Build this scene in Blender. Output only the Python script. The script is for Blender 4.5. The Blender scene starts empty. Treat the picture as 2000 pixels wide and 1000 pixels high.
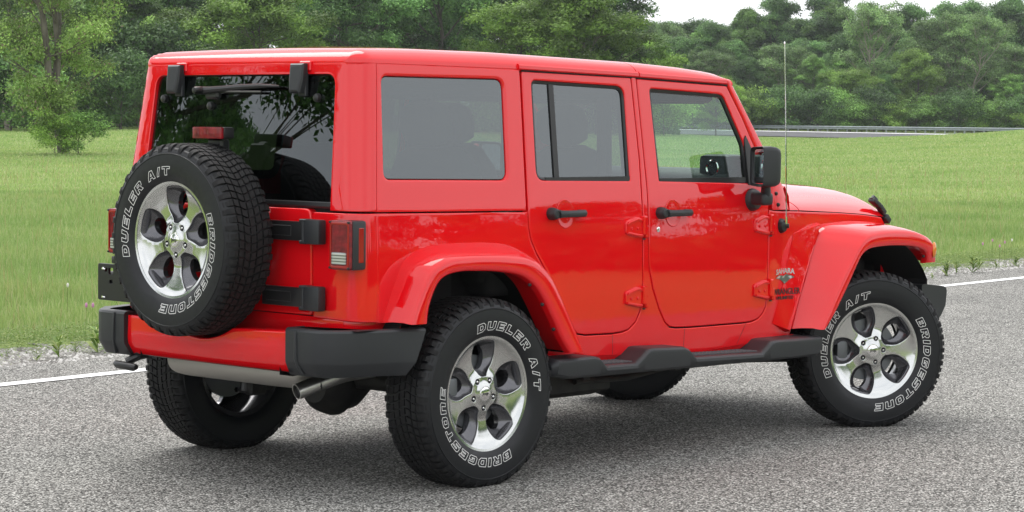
import bpy, bmesh, math, random
import numpy as np
from mathutils import Vector, Matrix
from mathutils.geometry import delaunay_2d_cdt
R = math.radians
S = bpy.context.scene
COL = S.collection

# ------------------------------------------------------------------ camera
cd = bpy.data.cameras.new('camera'); cam = bpy.data.objects.new('camera', cd); COL.objects.link(cam)
CR = Vector((0.68271203, -0.73060564, 0.01094006)); CU = Vector((0.03358224, 0.04633024, 0.99836153)); CF = Vector((0.72991542, 0.68122603, -0.05616559))
CPOS = Vector((-7.24489, -7.79925, 1.54919))
m = Matrix((CR, CU, -CF)).transposed().to_4x4(); m.translation = CPOS
cam.matrix_world = m
cd.sensor_width = 36; cd.lens = 4623.6/2000*36; cd.clip_start = .1; cd.clip_end = 6000
S.camera = cam

# ------------------------------------------------------------------ sky and sun
SUN_EL, SUN_AZ = R(60), R(70)          # azimuth measured from +x towards +y
w = bpy.data.worlds.new('World'); S.world = w; w.use_nodes = True
nt = w.node_tree; bg = nt.nodes['Background']
sky = nt.nodes.new('ShaderNodeTexSky'); sky.sky_type = 'NISHITA'; sky.sun_disc = False
sky.sun_elevation = SUN_EL; sky.sun_rotation = math.pi/2-SUN_AZ; sky.air_density = 1.0; sky.dust_density = 4.0; sky.ozone_density = 1.0
hs = nt.nodes.new('ShaderNodeHueSaturation'); hs.inputs['Saturation'].default_value = .12
nt.links.new(sky.outputs[0], hs.inputs['Color'])
tc = nt.nodes.new('ShaderNodeTexCoord'); mp = nt.nodes.new('ShaderNodeMapping'); mp.inputs['Scale'].default_value = (1, 1, 3.2)
nz = nt.nodes.new('ShaderNodeTexNoise'); nz.inputs['Scale'].default_value = 2.3; nz.inputs['Detail'].default_value = 6
cr = nt.nodes.new('ShaderNodeValToRGB'); cr.color_ramp.elements[0].position = .3; cr.color_ramp.elements[0].color = (9.5, 9.9, 10.6, 1)
cr.color_ramp.elements[1].position = .7; cr.color_ramp.elements[1].color = (14, 14, 14.2, 1)
nt.links.new(tc.outputs['Generated'], mp.inputs[0]); nt.links.new(mp.outputs[0], nz.inputs['Vector']); nt.links.new(nz.outputs[0], cr.inputs[0])
mx = nt.nodes.new('ShaderNodeMixRGB'); mx.inputs[0].default_value = .85
nt.links.new(hs.outputs[0], mx.inputs[1]); nt.links.new(cr.outputs[0], mx.inputs[2]); nt.links.new(mx.outputs[0], bg.inputs[0])
bg.inputs[1].default_value = .075
sd = bpy.data.lights.new('sun', 'SUN'); so = bpy.data.objects.new('sun', sd); COL.objects.link(so)
sd.energy = 1.5; sd.angle = R(50); sd.color = (1, .97, .92)
sdir = Vector((math.cos(SUN_EL)*math.cos(SUN_AZ), math.cos(SUN_EL)*math.sin(SUN_AZ), math.sin(SUN_EL)))
so.rotation_euler = sdir.to_track_quat('Z', 'Y').to_euler()
S.view_settings.view_transform = 'Standard'; S.view_settings.look = 'None'; S.view_settings.gamma = 1; S.view_settings.exposure = .80
S.view_settings.use_curve_mapping = False
S.cycles.max_bounces = 8; S.cycles.transparent_max_bounces = 24; S.cycles.glossy_bounces = 4; S.cycles.diffuse_bounces = 3
S.cycles.sample_clamp_indirect = 4

# ------------------------------------------------------------------ materials
def mat(name, col=(.5, .5, .5), rough=.5, metal=0., coat=0., coat_r=.03, spec=.5, emit=None):
    m = bpy.data.materials.new(name); m.use_nodes = True
    b = m.node_tree.nodes['Principled BSDF']
    b.inputs['Base Color'].default_value = (*col, 1); b.inputs['Roughness'].default_value = rough; b.inputs['Metallic'].default_value = metal
    b.inputs['Coat Weight'].default_value = coat; b.inputs['Coat Roughness'].default_value = coat_r; b.inputs['Specular IOR Level'].default_value = spec
    return m
def N(m, t, **k):
    n = m.node_tree.nodes.new(t)
    for a, v in k.items():
        if hasattr(n, a): setattr(n, a, v)
        else: n.inputs[a.replace('_', ' ')].default_value = v
    return n
def L(m, a, b): m.node_tree.links.new(a, b)
def ramp(m, src, stops):
    r = N(m, 'ShaderNodeValToRGB'); e = r.color_ramp.elements
    while len(e) < len(stops): e.new(.5)
    for i, (p, c) in enumerate(stops):
        e[i].position = p; e[i].color = (*c, 1) if len(c) == 3 else c
    L(m, src, r.inputs[0]); return r.outputs[0]
def noise(m, scale, detail=4, co='Object', rough=.5, stretch=None):
    t = N(m, 'ShaderNodeTexCoord'); n = N(m, 'ShaderNodeTexNoise'); n.inputs['Scale'].default_value = scale; n.inputs['Detail'].default_value = detail; n.inputs['Roughness'].default_value = rough
    if stretch:
        p = N(m, 'ShaderNodeMapping'); p.inputs['Scale'].default_value = stretch; L(m, t.outputs[co], p.inputs[0]); L(m, p.outputs[0], n.inputs['Vector'])
    else: L(m, t.outputs[co], n.inputs['Vector'])
    return n.outputs[0]
def bump(m, src, strength, dist):
    b = N(m, 'ShaderNodeBump'); b.inputs['Strength'].default_value = strength; b.inputs['Distance'].default_value = dist
    L(m, src, b.inputs['Height']); L(m, b.outputs[0], P(m).inputs['Normal']); return b
def P(m): return m.node_tree.nodes['Principled BSDF']

PAINT = mat('red_paint', (.78, .006, .006), .5, 0, 1.0, .015, 0); PAINT.node_tree.nodes['Principled BSDF'].inputs['Coat IOR'].default_value = 1.64
nn = noise(PAINT, 900, 2); L(PAINT, ramp(PAINT, nn, [(.35, (.74, .0035, .008)), (.65, (.82, .005, .010))]), P(PAINT).inputs['Base Color'])
# very faint orange peel in the clear coat
_o = noise(PAINT, 26, 2); _b = N(PAINT, 'ShaderNodeBump'); _b.inputs['Strength'].default_value = .018; _b.inputs['Distance'].default_value = .01; L(PAINT, _o, _b.inputs['Height']); L(PAINT, _b.outputs[0], P(PAINT).inputs['Coat Normal'])
PLAST = mat('black_plastic', (.021, .023, .026), .42)
bump(PLAST, noise(PLAST, 700, 3), .25, .0008)
SATIN = mat('satin_black', (.014, .014, .015), .32)
DARK = mat('dark_chassis', (.010, .010, .010), .62); _n = noise(DARK, 14, 5); L(DARK, ramp(DARK, _n, [(.35, (.006, .006, .006)), (.75, (.028, .026, .023))]), P(DARK).inputs['Base Color'])
LINER = mat('black_liner', (.007, .007, .008), .8)
INT = mat('dark_interior', (.022, .023, .025), .75)
SEAT = mat('seat_cloth', (.03, .03, .033), .85); bump(SEAT, noise(SEAT, 160, 3), .3, .002)
RUB = mat('tyre_rubber', (.007, .008, .010), .40, spec=.42); _n = noise(RUB, 40, 4); L(RUB, ramp(RUB, _n, [(.3, (.36,)*3), (.7, (.52,)*3)]), P(RUB).inputs['Roughness']); bump(RUB, noise(RUB, 300, 2), .2, .0008)
TREAD = mat('tread_rubber', (.012, .012, .013), .7, spec=.3); _n = noise(TREAD, 60, 4); L(TREAD, ramp(TREAD, _n, [(.3, (.007, .007, .008)), (.75, (.018, .018, .018))]), P(TREAD).inputs['Base Color'])
WHITE = mat('white_lettering', (.82, .82, .80), .5)
ALU = mat('polished_aluminium', (.62, .63, .62), .17, 1.0)
_n = noise(ALU, 9, 3); L(ALU, ramp(ALU, _n, [(.3, (.11,)*3), (.75, (.19,)*3)]), P(ALU).inputs['Roughness'])
POCK = mat('grey_painted_alloy', (.12, .12, .13), .22, .75, .6, .05)
CHROME = mat('chrome', (.85, .85, .85), .06, 1.0)
STEEL = mat('brushed_steel', (.55, .54, .52), .30, 1.0); bump(STEEL, noise(STEEL, 60, 4, stretch=(1, .2, 1)), .2, .002)
MUFF = mat('aluminised_steel', (.45, .43, .40), .55, .8); bump(MUFF, noise(MUFF, 12, 4), .4, .004)
BRAKE = mat('cast_iron', (.17, .18, .19), .45, .8)
AMBER = mat('amber_lens', (.75, .22, .02), .12, 0, 1)
REDL = mat('red_lens', (.30, .004, .010), .15, 0, .15, .02)
_w = N(REDL, 'ShaderNodeTexWave', wave_type='BANDS', bands_direction='Z'); _w.inputs['Scale'].default_value = 55; _t = N(REDL, 'ShaderNodeTexCoord'); L(REDL, _t.outputs['Object'], _w.inputs[0])
L(REDL, ramp(REDL, noise(REDL, 30, 2), [(.3, (.10, .001, .004)), (.7, (.28, .005, .012))]), P(REDL).inputs['Base Color']); bump(REDL, _w.outputs[0], .25, .002)
REDR = mat('red_reflector', (.34, .004, .005), .2, 0, .5)
CLEARL = mat('clear_lens', (.62, .62, .60), .15, .3, 1)
_w = N(CLEARL, 'ShaderNodeTexWave', wave_type='BANDS', bands_direction='Z'); _w.inputs['Scale'].default_value = 26; _t = N(CLEARL, 'ShaderNodeTexCoord'); L(CLEARL, _t.outputs['Object'], _w.inputs[0])
L(CLEARL, ramp(CLEARL, _w.outputs[1], [(.1, (.14,)*3), (.6, (.60,)*3)]), P(CLEARL).inputs['Base Color'])
BADGE_W = mat('silver_badge', (.75, .76, .76), .2, .6); BADGE_K = mat('black_decal', (.012, .012, .012), .4); BADGE_G = mat('green_grey_decal', (.08, .12, .09), .4)
def glass(name, tint, ior=1.55, rough=.0):
    m = bpy.data.materials.new(name); m.use_nodes = True; nt = m.node_tree; nt.nodes.remove(P(m)); out = nt.nodes['Material Output']
    t = N(m, 'ShaderNodeBsdfTransparent'); t.inputs[0].default_value = (*tint, 1)
    g = N(m, 'ShaderNodeBsdfGlossy'); g.inputs['Roughness'].default_value = rough; g.inputs[0].default_value = (.90, .97, 1, 1)
    f = N(m, 'ShaderNodeLayerWeight'); f.inputs[0].default_value = .5; pw = N(m, 'ShaderNodeMath', operation='POWER'); pw.inputs[1].default_value = 5; L(m, f.outputs['Facing'], pw.inputs[0])
    mu = N(m, 'ShaderNodeMath', operation='MULTIPLY_ADD'); mu.inputs[1].default_value = .9; mu.inputs[2].default_value = ior; L(m, pw.outputs[0], mu.inputs[0])
    x = N(m, 'ShaderNodeMixShader'); L(m, mu.outputs[0], x.inputs[0]); L(m, t.outputs[0], x.inputs[1]); L(m, g.outputs[0], x.inputs[2]); L(m, x.outputs[0], out.inputs[0]); return m
PRIV = glass('privacy_glass', (.20, .25, .25), .145)
REARG = glass('rear_privacy_glass', (.09, .10, .10), .10)
CLEARG = glass('clear_green_glass', (.76, .88, .82), .09)
MIRR = mat('mirror_glass', (.75, .77, .8), .02, 1.0)

# ------------------------------------------------------------------ mesh helpers
def obj(name, me, parent=None):
    o = bpy.data.objects.new(name, me); COL.objects.link(o)
    if parent is not None: o.parent = parent
    return o
def tag(o, label=None, cat=None, group=None, kind=None):
    if label: o['label'] = label
    if cat: o['category'] = cat
    if group: o['group'] = group
    if kind: o['kind'] = kind
    return o
def empty(name, loc=(0, 0, 0), parent=None, rot=(0, 0, 0)):
    o = obj(name, None, parent); o.location = loc; o.rotation_euler = rot; o.empty_display_size = .2; return o
def rotm(ax, a): return Matrix.Rotation(a, 3, ax)
class MB:
    def __init__(s): s.v = []; s.f = []; s.m = []
    def add(s, vs, fs, mi=0, M=None, off=None):
        b = len(s.v)
        for q in vs:
            q = Vector(q)
            if M is not None: q = M @ q
            if off is not None: q = q+Vector(off)
            s.v.append(tuple(q))
        for f in fs: s.f.append([i+b for i in f]); s.m.append(mi)
        return s
    def box(s, c, size, bev=.0, mi=0, M=None, seg=1):
        bm = bmesh.new(); bmesh.ops.create_cube(bm, size=1)
        for v in bm.verts: v.co = Vector((v.co.x*size[0], v.co.y*size[1], v.co.z*size[2]))
        if bev > 0: bmesh.ops.bevel(bm, geom=bm.edges[:], offset=min(bev, min(size)*.45), segments=seg, affect='EDGES', profile=.6)
        bm.verts.index_update()
        s.add([(v.co if M is None else M @ v.co)+Vector(c) for v in bm.verts], [[v.index for v in f.verts] for f in bm.faces], mi); bm.free(); return s
    def grid(s, rows, cu=False, cv=False, mi=0, flip=False):
        n, k = len(rows), len(rows[0]); vs = [q for r in rows for q in r]; fs = []
        for i in range(n if cu else n-1):
            for j in range(k if cv else k-1):
                a, b, c, d = i*k+j, i*k+(j+1) % k, ((i+1) % n)*k+(j+1) % k, ((i+1) % n)*k+j
                fs.append([a, d, c, b] if flip else [a, b, c, d])
        return s.add(vs, fs, mi)
    def tube(s, path, r, n=8, mi=0, caps=True):
        path = [Vector(q) for q in path]; rs = r if isinstance(r, (list, tuple)) else [r]*len(path); rows = []
        up = Vector((0, 0, 1)); t0 = (path[1]-path[0]).normalized()
        if abs(t0.dot(up)) > .9: up = Vector((1, 0, 0))
        for i, q in enumerate(path):
            t = (path[min(i+1, len(path)-1)]-path[max(i-1, 0)]).normalized(); a = t.cross(up).normalized(); b = a.cross(t); up = b
            rows.append([q+(a*math.cos(2*math.pi*k/n)+b*math.sin(2*math.pi*k/n))*rs[i] for k in range(n)])
        b0 = len(s.v); s.grid(rows, cv=True, mi=mi)
        if caps:
            s.f.append([b0+k for k in range(n)][::-1]); s.m.append(mi); e = b0+(len(path)-1)*n; s.f.append([e+k for k in range(n)]); s.m.append(mi)
        return s
    def lathe(s, prof, axis='y', n=48, mi=0, c=(0, 0, 0), sgn=1, cap=False):   # prof: (radius, height along axis)
        rows = []
        for r, h in prof:
            row = []
            for k in range(n):
                a = 2*math.pi*k/n; x, y = r*math.cos(a), r*math.sin(a)
                q = (x, h, y) if axis == 'y' else (h, x, y) if axis == 'x' else (x, y, h)
                row.append(Vector(q)+Vector(c))
            rows.append(row)
        s.grid(rows, cv=True, mi=mi)
        return s
    def prism(s, poly, a, b, plane='xz', bev=0, mi=0):   # extrude a 2D polygon; a..b along the missing axis
        def mk(u, v, h): return {'xz': (u, h, v), 'yz': (h, u, v), 'xy': (u, v, h)}[plane]
        bm = bmesh.new(); lo = [bm.verts.new(mk(u, v, a)) for u, v in poly]; hi = [bm.verts.new(mk(u, v, b)) for u, v in poly]
        n = len(poly); f1 = bm.faces.new(lo); f2 = bm.faces.new(hi[::-1])
        for i in range(n): bm.faces.new([lo[i], hi[i], hi[(i+1) % n], lo[(i+1) % n]])
        bmesh.ops.recalc_face_normals(bm, faces=bm.faces[:])
        if bev: bmesh.ops.bevel(bm, geom=bm.edges[:], offset=bev, segments=2, affect='EDGES', profile=.6, clamp_overlap=True)
        bmesh.ops.triangulate(bm, faces=[f for f in bm.faces if len(f.verts) > 4])
        bm.verts.index_update(); s.add([v.co.copy() for v in bm.verts], [[v.index for v in f.verts] for f in bm.faces], mi); bm.free(); return s
    def build(s, name, mats, parent=None, smooth=35, mirror=False):
        me = bpy.data.meshes.new(name); vs = [(x, -y, z) for x, y, z in s.v] if mirror else s.v; fs = [f[::-1] for f in s.f] if mirror else s.f
        me.from_pydata(vs, [], fs)
        for m in (mats if isinstance(mats, (list, tuple)) else [mats]): me.materials.append(m)
        me.polygons.foreach_set('material_index', s.m); me.polygons.foreach_set('use_smooth', [True]*len(fs)); me.update()
        if smooth is not None: me.set_sharp_from_angle(angle=R(smooth))
        return obj(name, me, parent)
def area(l): return .5*sum(l[i][0]*l[(i+1) % len(l)][1]-l[(i+1) % len(l)][0]*l[i][1] for i in range(len(l)))
def ccw(l): return l if area(l) > 0 else l[::-1]
def rnd(pts, r, n=5):           # round polygon corners; r scalar or list
    out = []; k = len(pts)
    for i in range(k):
        p = Vector(pts[i][:2]); a = Vector(pts[i-1][:2]); b = Vector(pts[(i+1) % k][:2]); ri = r[i] if isinstance(r, (list, tuple)) else r
        da, db = (a-p), (b-p); la, lb = da.length, db.length; da.normalize(); db.normalize()
        c = max(-1, min(1, da.dot(db))); ang = math.acos(c)
        if ri <= 1e-5 or ang > R(172): out.append(tuple(p)); continue
        t = min(ri/math.tan(ang/2), la*.48, lb*.48); p0, p1 = p+da*t, p+db*t
        for j in range(n+1):
            u = j/n; out.append(tuple(p0*(1-u)**2+p*2*u*(1-u)+p1*u*u))
    return out
def resamp(l, step):
    out = []
    for i in range(len(l)):
        a, b = Vector(l[i]), Vector(l[(i+1) % len(l)]); n = max(1, int(math.ceil((b-a).length/step)))
        if (b-a).length < 1e-6: continue
        for j in range(n): out.append(tuple(a.lerp(b, j/n)))
    return out
def offs(l, d):                 # inward (left) offset of a ccw loop
    out = []; k = len(l)
    for i in range(k):
        p = Vector(l[i]); a = (p-Vector(l[i-1])).normalized(); b = (Vector(l[(i+1) % k])-p).normalized()
        n1 = Vector((-a.y, a.x)); n2 = Vector((-b.y, b.x)); q = n1+n2; q = q/max(.35, 1+n1.dot(n2)); out.append(tuple(p+q*d))
    return out
def offopen(l, d):
    out = []
    for i, p in enumerate(l):
        p = Vector(p); a = (p-Vector(l[i-1])).normalized() if i else None; b = (Vector(l[i+1])-p).normalized() if i < len(l)-1 else None
        a = a or b; b = b or a; n1 = Vector((-a.y, a.x)); n2 = Vector((-b.y, b.x)); out.append(tuple(p+(n1+n2)/max(.4, 1+n1.dot(n2))*d))
    return out
def inside(l, x, y):
    c = False; j = len(l)-1
    for i in range(len(l)):
        if (l[i][1] > y) != (l[j][1] > y) and x < (l[j][0]-l[i][0])*(y-l[i][1])/(l[j][1]-l[i][1])+l[i][0]: c = not c
        j = i
    return c
def dloop(A, x, y):
    d = A[1]-A[0]; t = np.clip(((x-A[0][:, 0])*d[:, 0]+(y-A[0][:, 1])*d[:, 1])/np.maximum((d**2).sum(1), 1e-12), 0, 1)
    return np.min(np.hypot(A[0][:, 0]+t*d[:, 0]-x, A[0][:, 1]+t*d[:, 1]-y))
def panel(mb, outer, holes, fmap, t=.015, b=.004, g=.06, step=.03, mi=0, hb=None, ht=None):
    """A sheet-metal panel with a rounded edge: outline and holes in (u, v), fmap(u, v, depth) lays it on the body surface."""
    loops = [resamp(ccw(outer), step)]+[resamp(ccw(h), step) for h in holes]
    bs = [b]+[hb if hb is not None else b]*len(holes); ts = [t]+[ht if ht is not None else t]*len(holes)
    # a hole keeps ccw winding; moving into the material is a negative (outward) offset
    ins = [offs(l, bb if i == 0 else -bb) for i, (l, bb) in enumerate(zip(loops, bs))]
    pts = []; fcs = []
    for l in ins: fcs.append(list(range(len(pts), len(pts)+len(l)))); pts += l
    edges = [(f[i], f[(i+1) % len(f)]) for f in fcs for i in range(len(f))]
    nlp = len(pts)
    arr = np.array(pts); A = (arr[[e[0] for e in edges]], arr[[e[1] for e in edges]])
    x0, y0 = arr.min(0); x1, y1 = arr.max(0); nx, ny = max(1, int((x1-x0)/g)), max(1, int((y1-y0)/g)); nb = len(pts)
    for i in range(nx+1):
        for j in range(ny+1):
            x, y = x0+(x1-x0)*(i+.5*(j % 2))/nx, y0+(y1-y0)*j/ny
            if inside(ins[0], x, y) and not any(inside(h, x, y) for h in ins[1:]) and dloop(A, x, y) > g*.42: pts.append((x, y))
    for i_, (l, bb) in enumerate(zip(loops, bs)):      # a second row of points close to the edge keeps the rounding narrow
        for q in offs(l, (bb+.007) if i_ == 0 else -(bb+.007)):
            if g > .03 and inside(ins[0], *q) and not any(inside(h, *q) for h in ins[1:]) and dloop(A, *q) > .005: pts.append(q)
    vo, eo, fo, ov, oe, of = delaunay_2d_cdt([Vector(q) for q in pts], edges, [], 0, 1e-7)
    fs = []
    for f in fo:
        cx = sum(vo[i].x for i in f)/len(f); cy = sum(vo[i].y for i in f)/len(f)
        if inside(ins[0], cx, cy) and not any(inside(h, cx, cy) for h in ins[1:]): fs.append(list(f))
    vs = [fmap(q.x, q.y, 0) for q in vo]; m = {}
    for i, o in enumerate(ov):
        for k in o: m[k] = i
    for li, l in enumerate(loops):
        bb, tt = bs[li], ts[li]; sg = 1 if li == 0 else -1; prev = [m[k] for k in fcs[li]]
        for (a, dd) in ((.62, .08), (.29, .29), (.08, .62), (0, 1.), (0, max(tt/max(bb, 1e-6), 1.01))):
            ring = offs(l, sg*bb*a) if a else l; base = len(vs); vs += [fmap(q[0], q[1], bb*dd) for q in ring]; n = len(l)
            for i in range(n):
                j = (i+1) % n; q = [prev[i], base+i, base+j, prev[j]]; fs.append(q if li == 0 else q[::-1])
            prev = [base+i for i in range(n)]
    mb.add(vs, fs, mi); return mb
def catmull(P_, n):
    P_ = [Vector(q) for q in P_]; out = []
    for i in range(len(P_)-1):
        p0, p1, p2, p3 = P_[max(i-1, 0)], P_[i], P_[i+1], P_[min(i+2, len(P_)-1)]
        for j in range(n):
            t = j/n; out.append(.5*((2*p1)+(p2-p0)*t+(2*p0-5*p1+4*p2-p3)*t*t+(3*p1-p0-3*p2+p3)*t**3))
    out.append(P_[-1]); return out
def text_mesh(body, size, ext=.001, offset=0., shear=0.):
    c = bpy.data.curves.new('lettering', 'FONT'); c.body = body; c.size = size; c.extrude = ext; c.offset = offset; c.shear = shear; c.align_x = 'CENTER'; c.align_y = 'CENTER'; c.resolution_u = 3
    o = bpy.data.objects.new('lettering', c); COL.objects.link(o); bpy.context.view_layer.update()
    me = bpy.data.meshes.new_from_object(o.evaluated_get(bpy.context.evaluated_depsgraph_get())); vs = [tuple(v.co) for v in me.vertices]; fs = [list(p.vertices) for p in me.polygons]
    bpy.data.objects.remove(o); bpy.data.curves.remove(c); bpy.data.meshes.remove(me); return vs, fs
def interp(x, xs, ys_): return float(np.interp(x, xs, ys_))

# ------------------------------------------------------------------ the car: wheels
CAR = tag(empty('off_road_car'), 'bright red four door off road car with a spare wheel on its tailgate', 'car')
GL = {
 'D': (1., [[(0, 0), (.75, 0), (1, .25), (1, .75), (.75, 1), (0, 1)], [(.34, .28), (.6, .28), (.68, .36), (.68, .64), (.6, .72), (.34, .72)]]),
 'U': (1., [[(0, 1), (0, .2), (.2, 0), (.8, 0), (1, .2), (1, 1), (.68, 1), (.68, .28), (.32, .28), (.32, 1)]]),
 'E': (.95, [[(0, 0), (.95, 0), (.95, .26), (.32, .26), (.32, .38), (.85, .38), (.85, .62), (.32, .62), (.32, .74), (.95, .74), (.95, 1), (0, 1)]]),
 'L': (.9, [[(0, 0), (.9, 0), (.9, .28), (.32, .28), (.32, 1), (0, 1)]]),
 'R': (1., [[(0, 0), (.32, 0), (.32, .33), (.48, .33), (.66, 0), (1.02, 0), (.82, .36), (1, .5), (1, .85), (.85, 1), (0, 1)], [(.33, .56), (.68, .56), (.68, .76), (.33, .76)]]),
 'A': (1.06, [[(0, 0), (.32, 0), (.38, .2), (.68, .2), (.74, 0), (1.06, 0), (.72, 1), (.34, 1)], [(.45, .42), (.61, .42), (.53, .72)]]),
 '/': (.5, [[(0, 0), (.25, 0), (.5, 1), (.25, 1)]]),
 'T': (1., [[(.34, 0), (.66, 0), (.66, .74), (1, .74), (1, 1), (0, 1), (0, .74), (.34, .74)]]),
 'B': (1., [[(0, 0), (.85, 0), (1, .15), (1, .42), (.9, .5), (1, .58), (1, .85), (.85, 1), (0, 1)], [(.33, .24), (.68, .24), (.68, .4), (.33, .4)], [(.33, .6), (.68, .6), (.68, .76), (.33, .76)]]),
 'I': (.34, [[(0, 0), (.34, 0), (.34, 1), (0, 1)]]),
 'G': (1., [[(.15, 0), (.85, 0), (1, .15), (1, .54), (.5, .54), (.5, .36), (.68, .36), (.68, .27), (.32, .27), (.32, .73), (1, .73), (1, .85), (.85, 1), (.15, 1), (0, .85), (0, .15)]]),
 'S': (1., [[(0, 0), (.85, 0), (1, .15), (1, .5), (.87, .62), (.32, .62), (.32, .74), (1, .74), (1, 1), (.15, 1), (0, .87), (0, .5), (.13, .38), (.68, .38), (.68, .26), (0, .26)]]),
 'O': (1., [[(.2, 0), (.8, 0), (1, .2), (1, .8), (.8, 1), (.2, 1), (0, .8), (0, .2)], [(.33, .28), (.67, .28), (.67, .72), (.33, .72)]]),
 'N': (1., [[(0, 0), (.32, 0), (.32, .72), (.68, .72), (.68, 0), (1, 0), (1, .8), (.8, 1), (0, 1)]]),
}
def side_h(r): return interp(r, [.246, .26, .285, .32, .36, .385, .402, .407], [.106, .117, .1245, .1275, .125, .118, .103, .09])   # outward bulge of the sidewall
def sidewall_text(mb, word, centre, r0, hgt, mi, span, lw=.0026, gap=.30, shear=.22):
    tot = sum(GL[c][0]+gap for c in word if c != ' ')-gap+word.count(' ')*.75; scale = R(span)*(r0+hgt/2)/tot; x = -tot*scale/2
    for c in word:
        if c == ' ': x += .75*scale; continue
        wd, loops = GL[c]
        for li, l in enumerate(loops):
            l = [(px*scale+shear*py*hgt, py*hgt) for px, py in ccw(l)]; l = resamp(l, .006)
            o = offs(l, -lw*.5 if li == 0 else lw*.5); i_ = offs(l, lw*.5 if li == 0 else -lw*.5); rows = []
            for q in (o, i_):
                row = []
                for (px, py) in q:
                    rr = r0+py; a = centre-(x+px)/(r0+hgt/2); row.append((rr*math.cos(a), -(side_h(rr)+.0014), rr*math.sin(a)))
                rows.append(row)
            mb.grid(rows, cv=True, mi=mi)
        x += (wd+gap)*scale
def tyre(parent, ctr):          # centre of the first word, degrees clockwise from the top, seen from outside
    mb = MB(); prof = []
    for r in (.236, .246, .252, .26, .285, .32, .345, .36): prof.append((r, -side_h(r) if r > .24 else -.098))
    prof += [(.3615, -.1268), (.3635, -.1268), (.365, -.1235), (.378, -.1195), (.388, -.112), (.3945, -.098), (.397, -.06), (.398, 0)]
    prof += [(r, -h) for r, h in prof[:-1][::-1]]
    mb.lathe(prof, 'y', 120, 0)
    # tread blocks: (lateral from, to, phase, length, skew) in pitches
    NP = 72; dA = 2*math.pi/NP; rng = random.Random(5)
    def blk(w0, w1, a0, a1, sk, r1, depth=.0095, notch=True):
        # polygon in (lateral w, angle a): zigzag-edged block
        wm = (w0+w1)/2; poly = [(w0, a0), (wm, a0+.10*dA), (w1, a0+sk), (w1, a1+sk), (wm, a1+.10*dA), (w0, a1)]
        def rad(w): return r1-max(0, abs(w)-.075)**2*14
        bot = [( (rad(w)-depth)*math.cos(a), w, (rad(w)-depth)*math.sin(a)) for w, a in poly]
        cx = sum(q[0] for q in poly)/6; ca = sum(q[1] for q in poly)/6
        top = [(rad(w)*math.cos(a), w, rad(w)*math.sin(a)) for w, a in [(cx+(w-cx)*.93, ca+(a-ca)*.93) for w, a in poly]]
        fs = [[0, 1, 4, 5], [1, 2, 3, 4]]; fs = [[i+6 for i in f] for f in fs]+[[i, (i+1) % 6, (i+1) % 6+6, i+6] for i in range(6)]
        mb.add(bot+top, fs, 1)
    for k in range(NP):
        a = k*dA+rng.uniform(-.02, .02)*dA
        blk(-.013, .013, a, a+.82*dA, .18*dA, .407)
        for s_ in (-1, 1):
            ph = .35*dA if s_ > 0 else 0
            blk(s_*.019, s_*.047, a+ph, a+ph+.80*dA, .34*dA, .407)
            blk(s_*.053, s_*.078, a+ph+.35*dA, a+ph+1.13*dA, .22*dA, .4065)
            # shoulder lug running down the sidewall, alternately long and short
            e = .112 if k % 2 else .104; a0, a1 = a+ph+.5*dA, a+ph+1.22*dA
            rows = []
            low = .372 if k % 2 else .381
            for (w, r) in ((.083, .4065), (.098, .4045), (e, .398), (e+.0085, .386), (.1225 if k % 2 else .1195, low)):
                ins_ = .04*dA
                rows.append([((r+dr)*math.cos(q), s_*w*(1 if dr == 0 else .93), (r+dr)*math.sin(q)) for dr, q in ((-.012, a0), (0, a0+ins_), (0, a1-ins_), (-.012, a1))])
            mb.grid(rows, mi=1)
            for row in (rows[0],): mb.add(row, [[0, 1, 2, 3]], 1)
            mb.add(rows[-1], [[0, 1, 2, 3]], 1)
    ca = math.pi/2-R(ctr)
    sidewall_text(mb, 'DUELER A/T', ca, .2730, .036, 2, 108); sidewall_text(mb, 'BRIDGESTONE', ca-math.pi, .2730, .036, 2, 124)
    # fine raised marks and rim-protector ring details
    for c0 in (ca-R(62), ca-R(100), ca+R(100)):
        for k in range(14):
            a = c0+k*.011; mb.add([((.268+d)*math.cos(q), -(side_h(.268+d)+.0008), (.268+d)*math.sin(q)) for d, q in ((0, a), (.004, a), (.004, a+.006), (0, a+.006))], [[0, 1, 2, 3]], 0)
    return mb.build('tyre', [RUB, TREAD, WHITE], parent, smooth=30)
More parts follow.
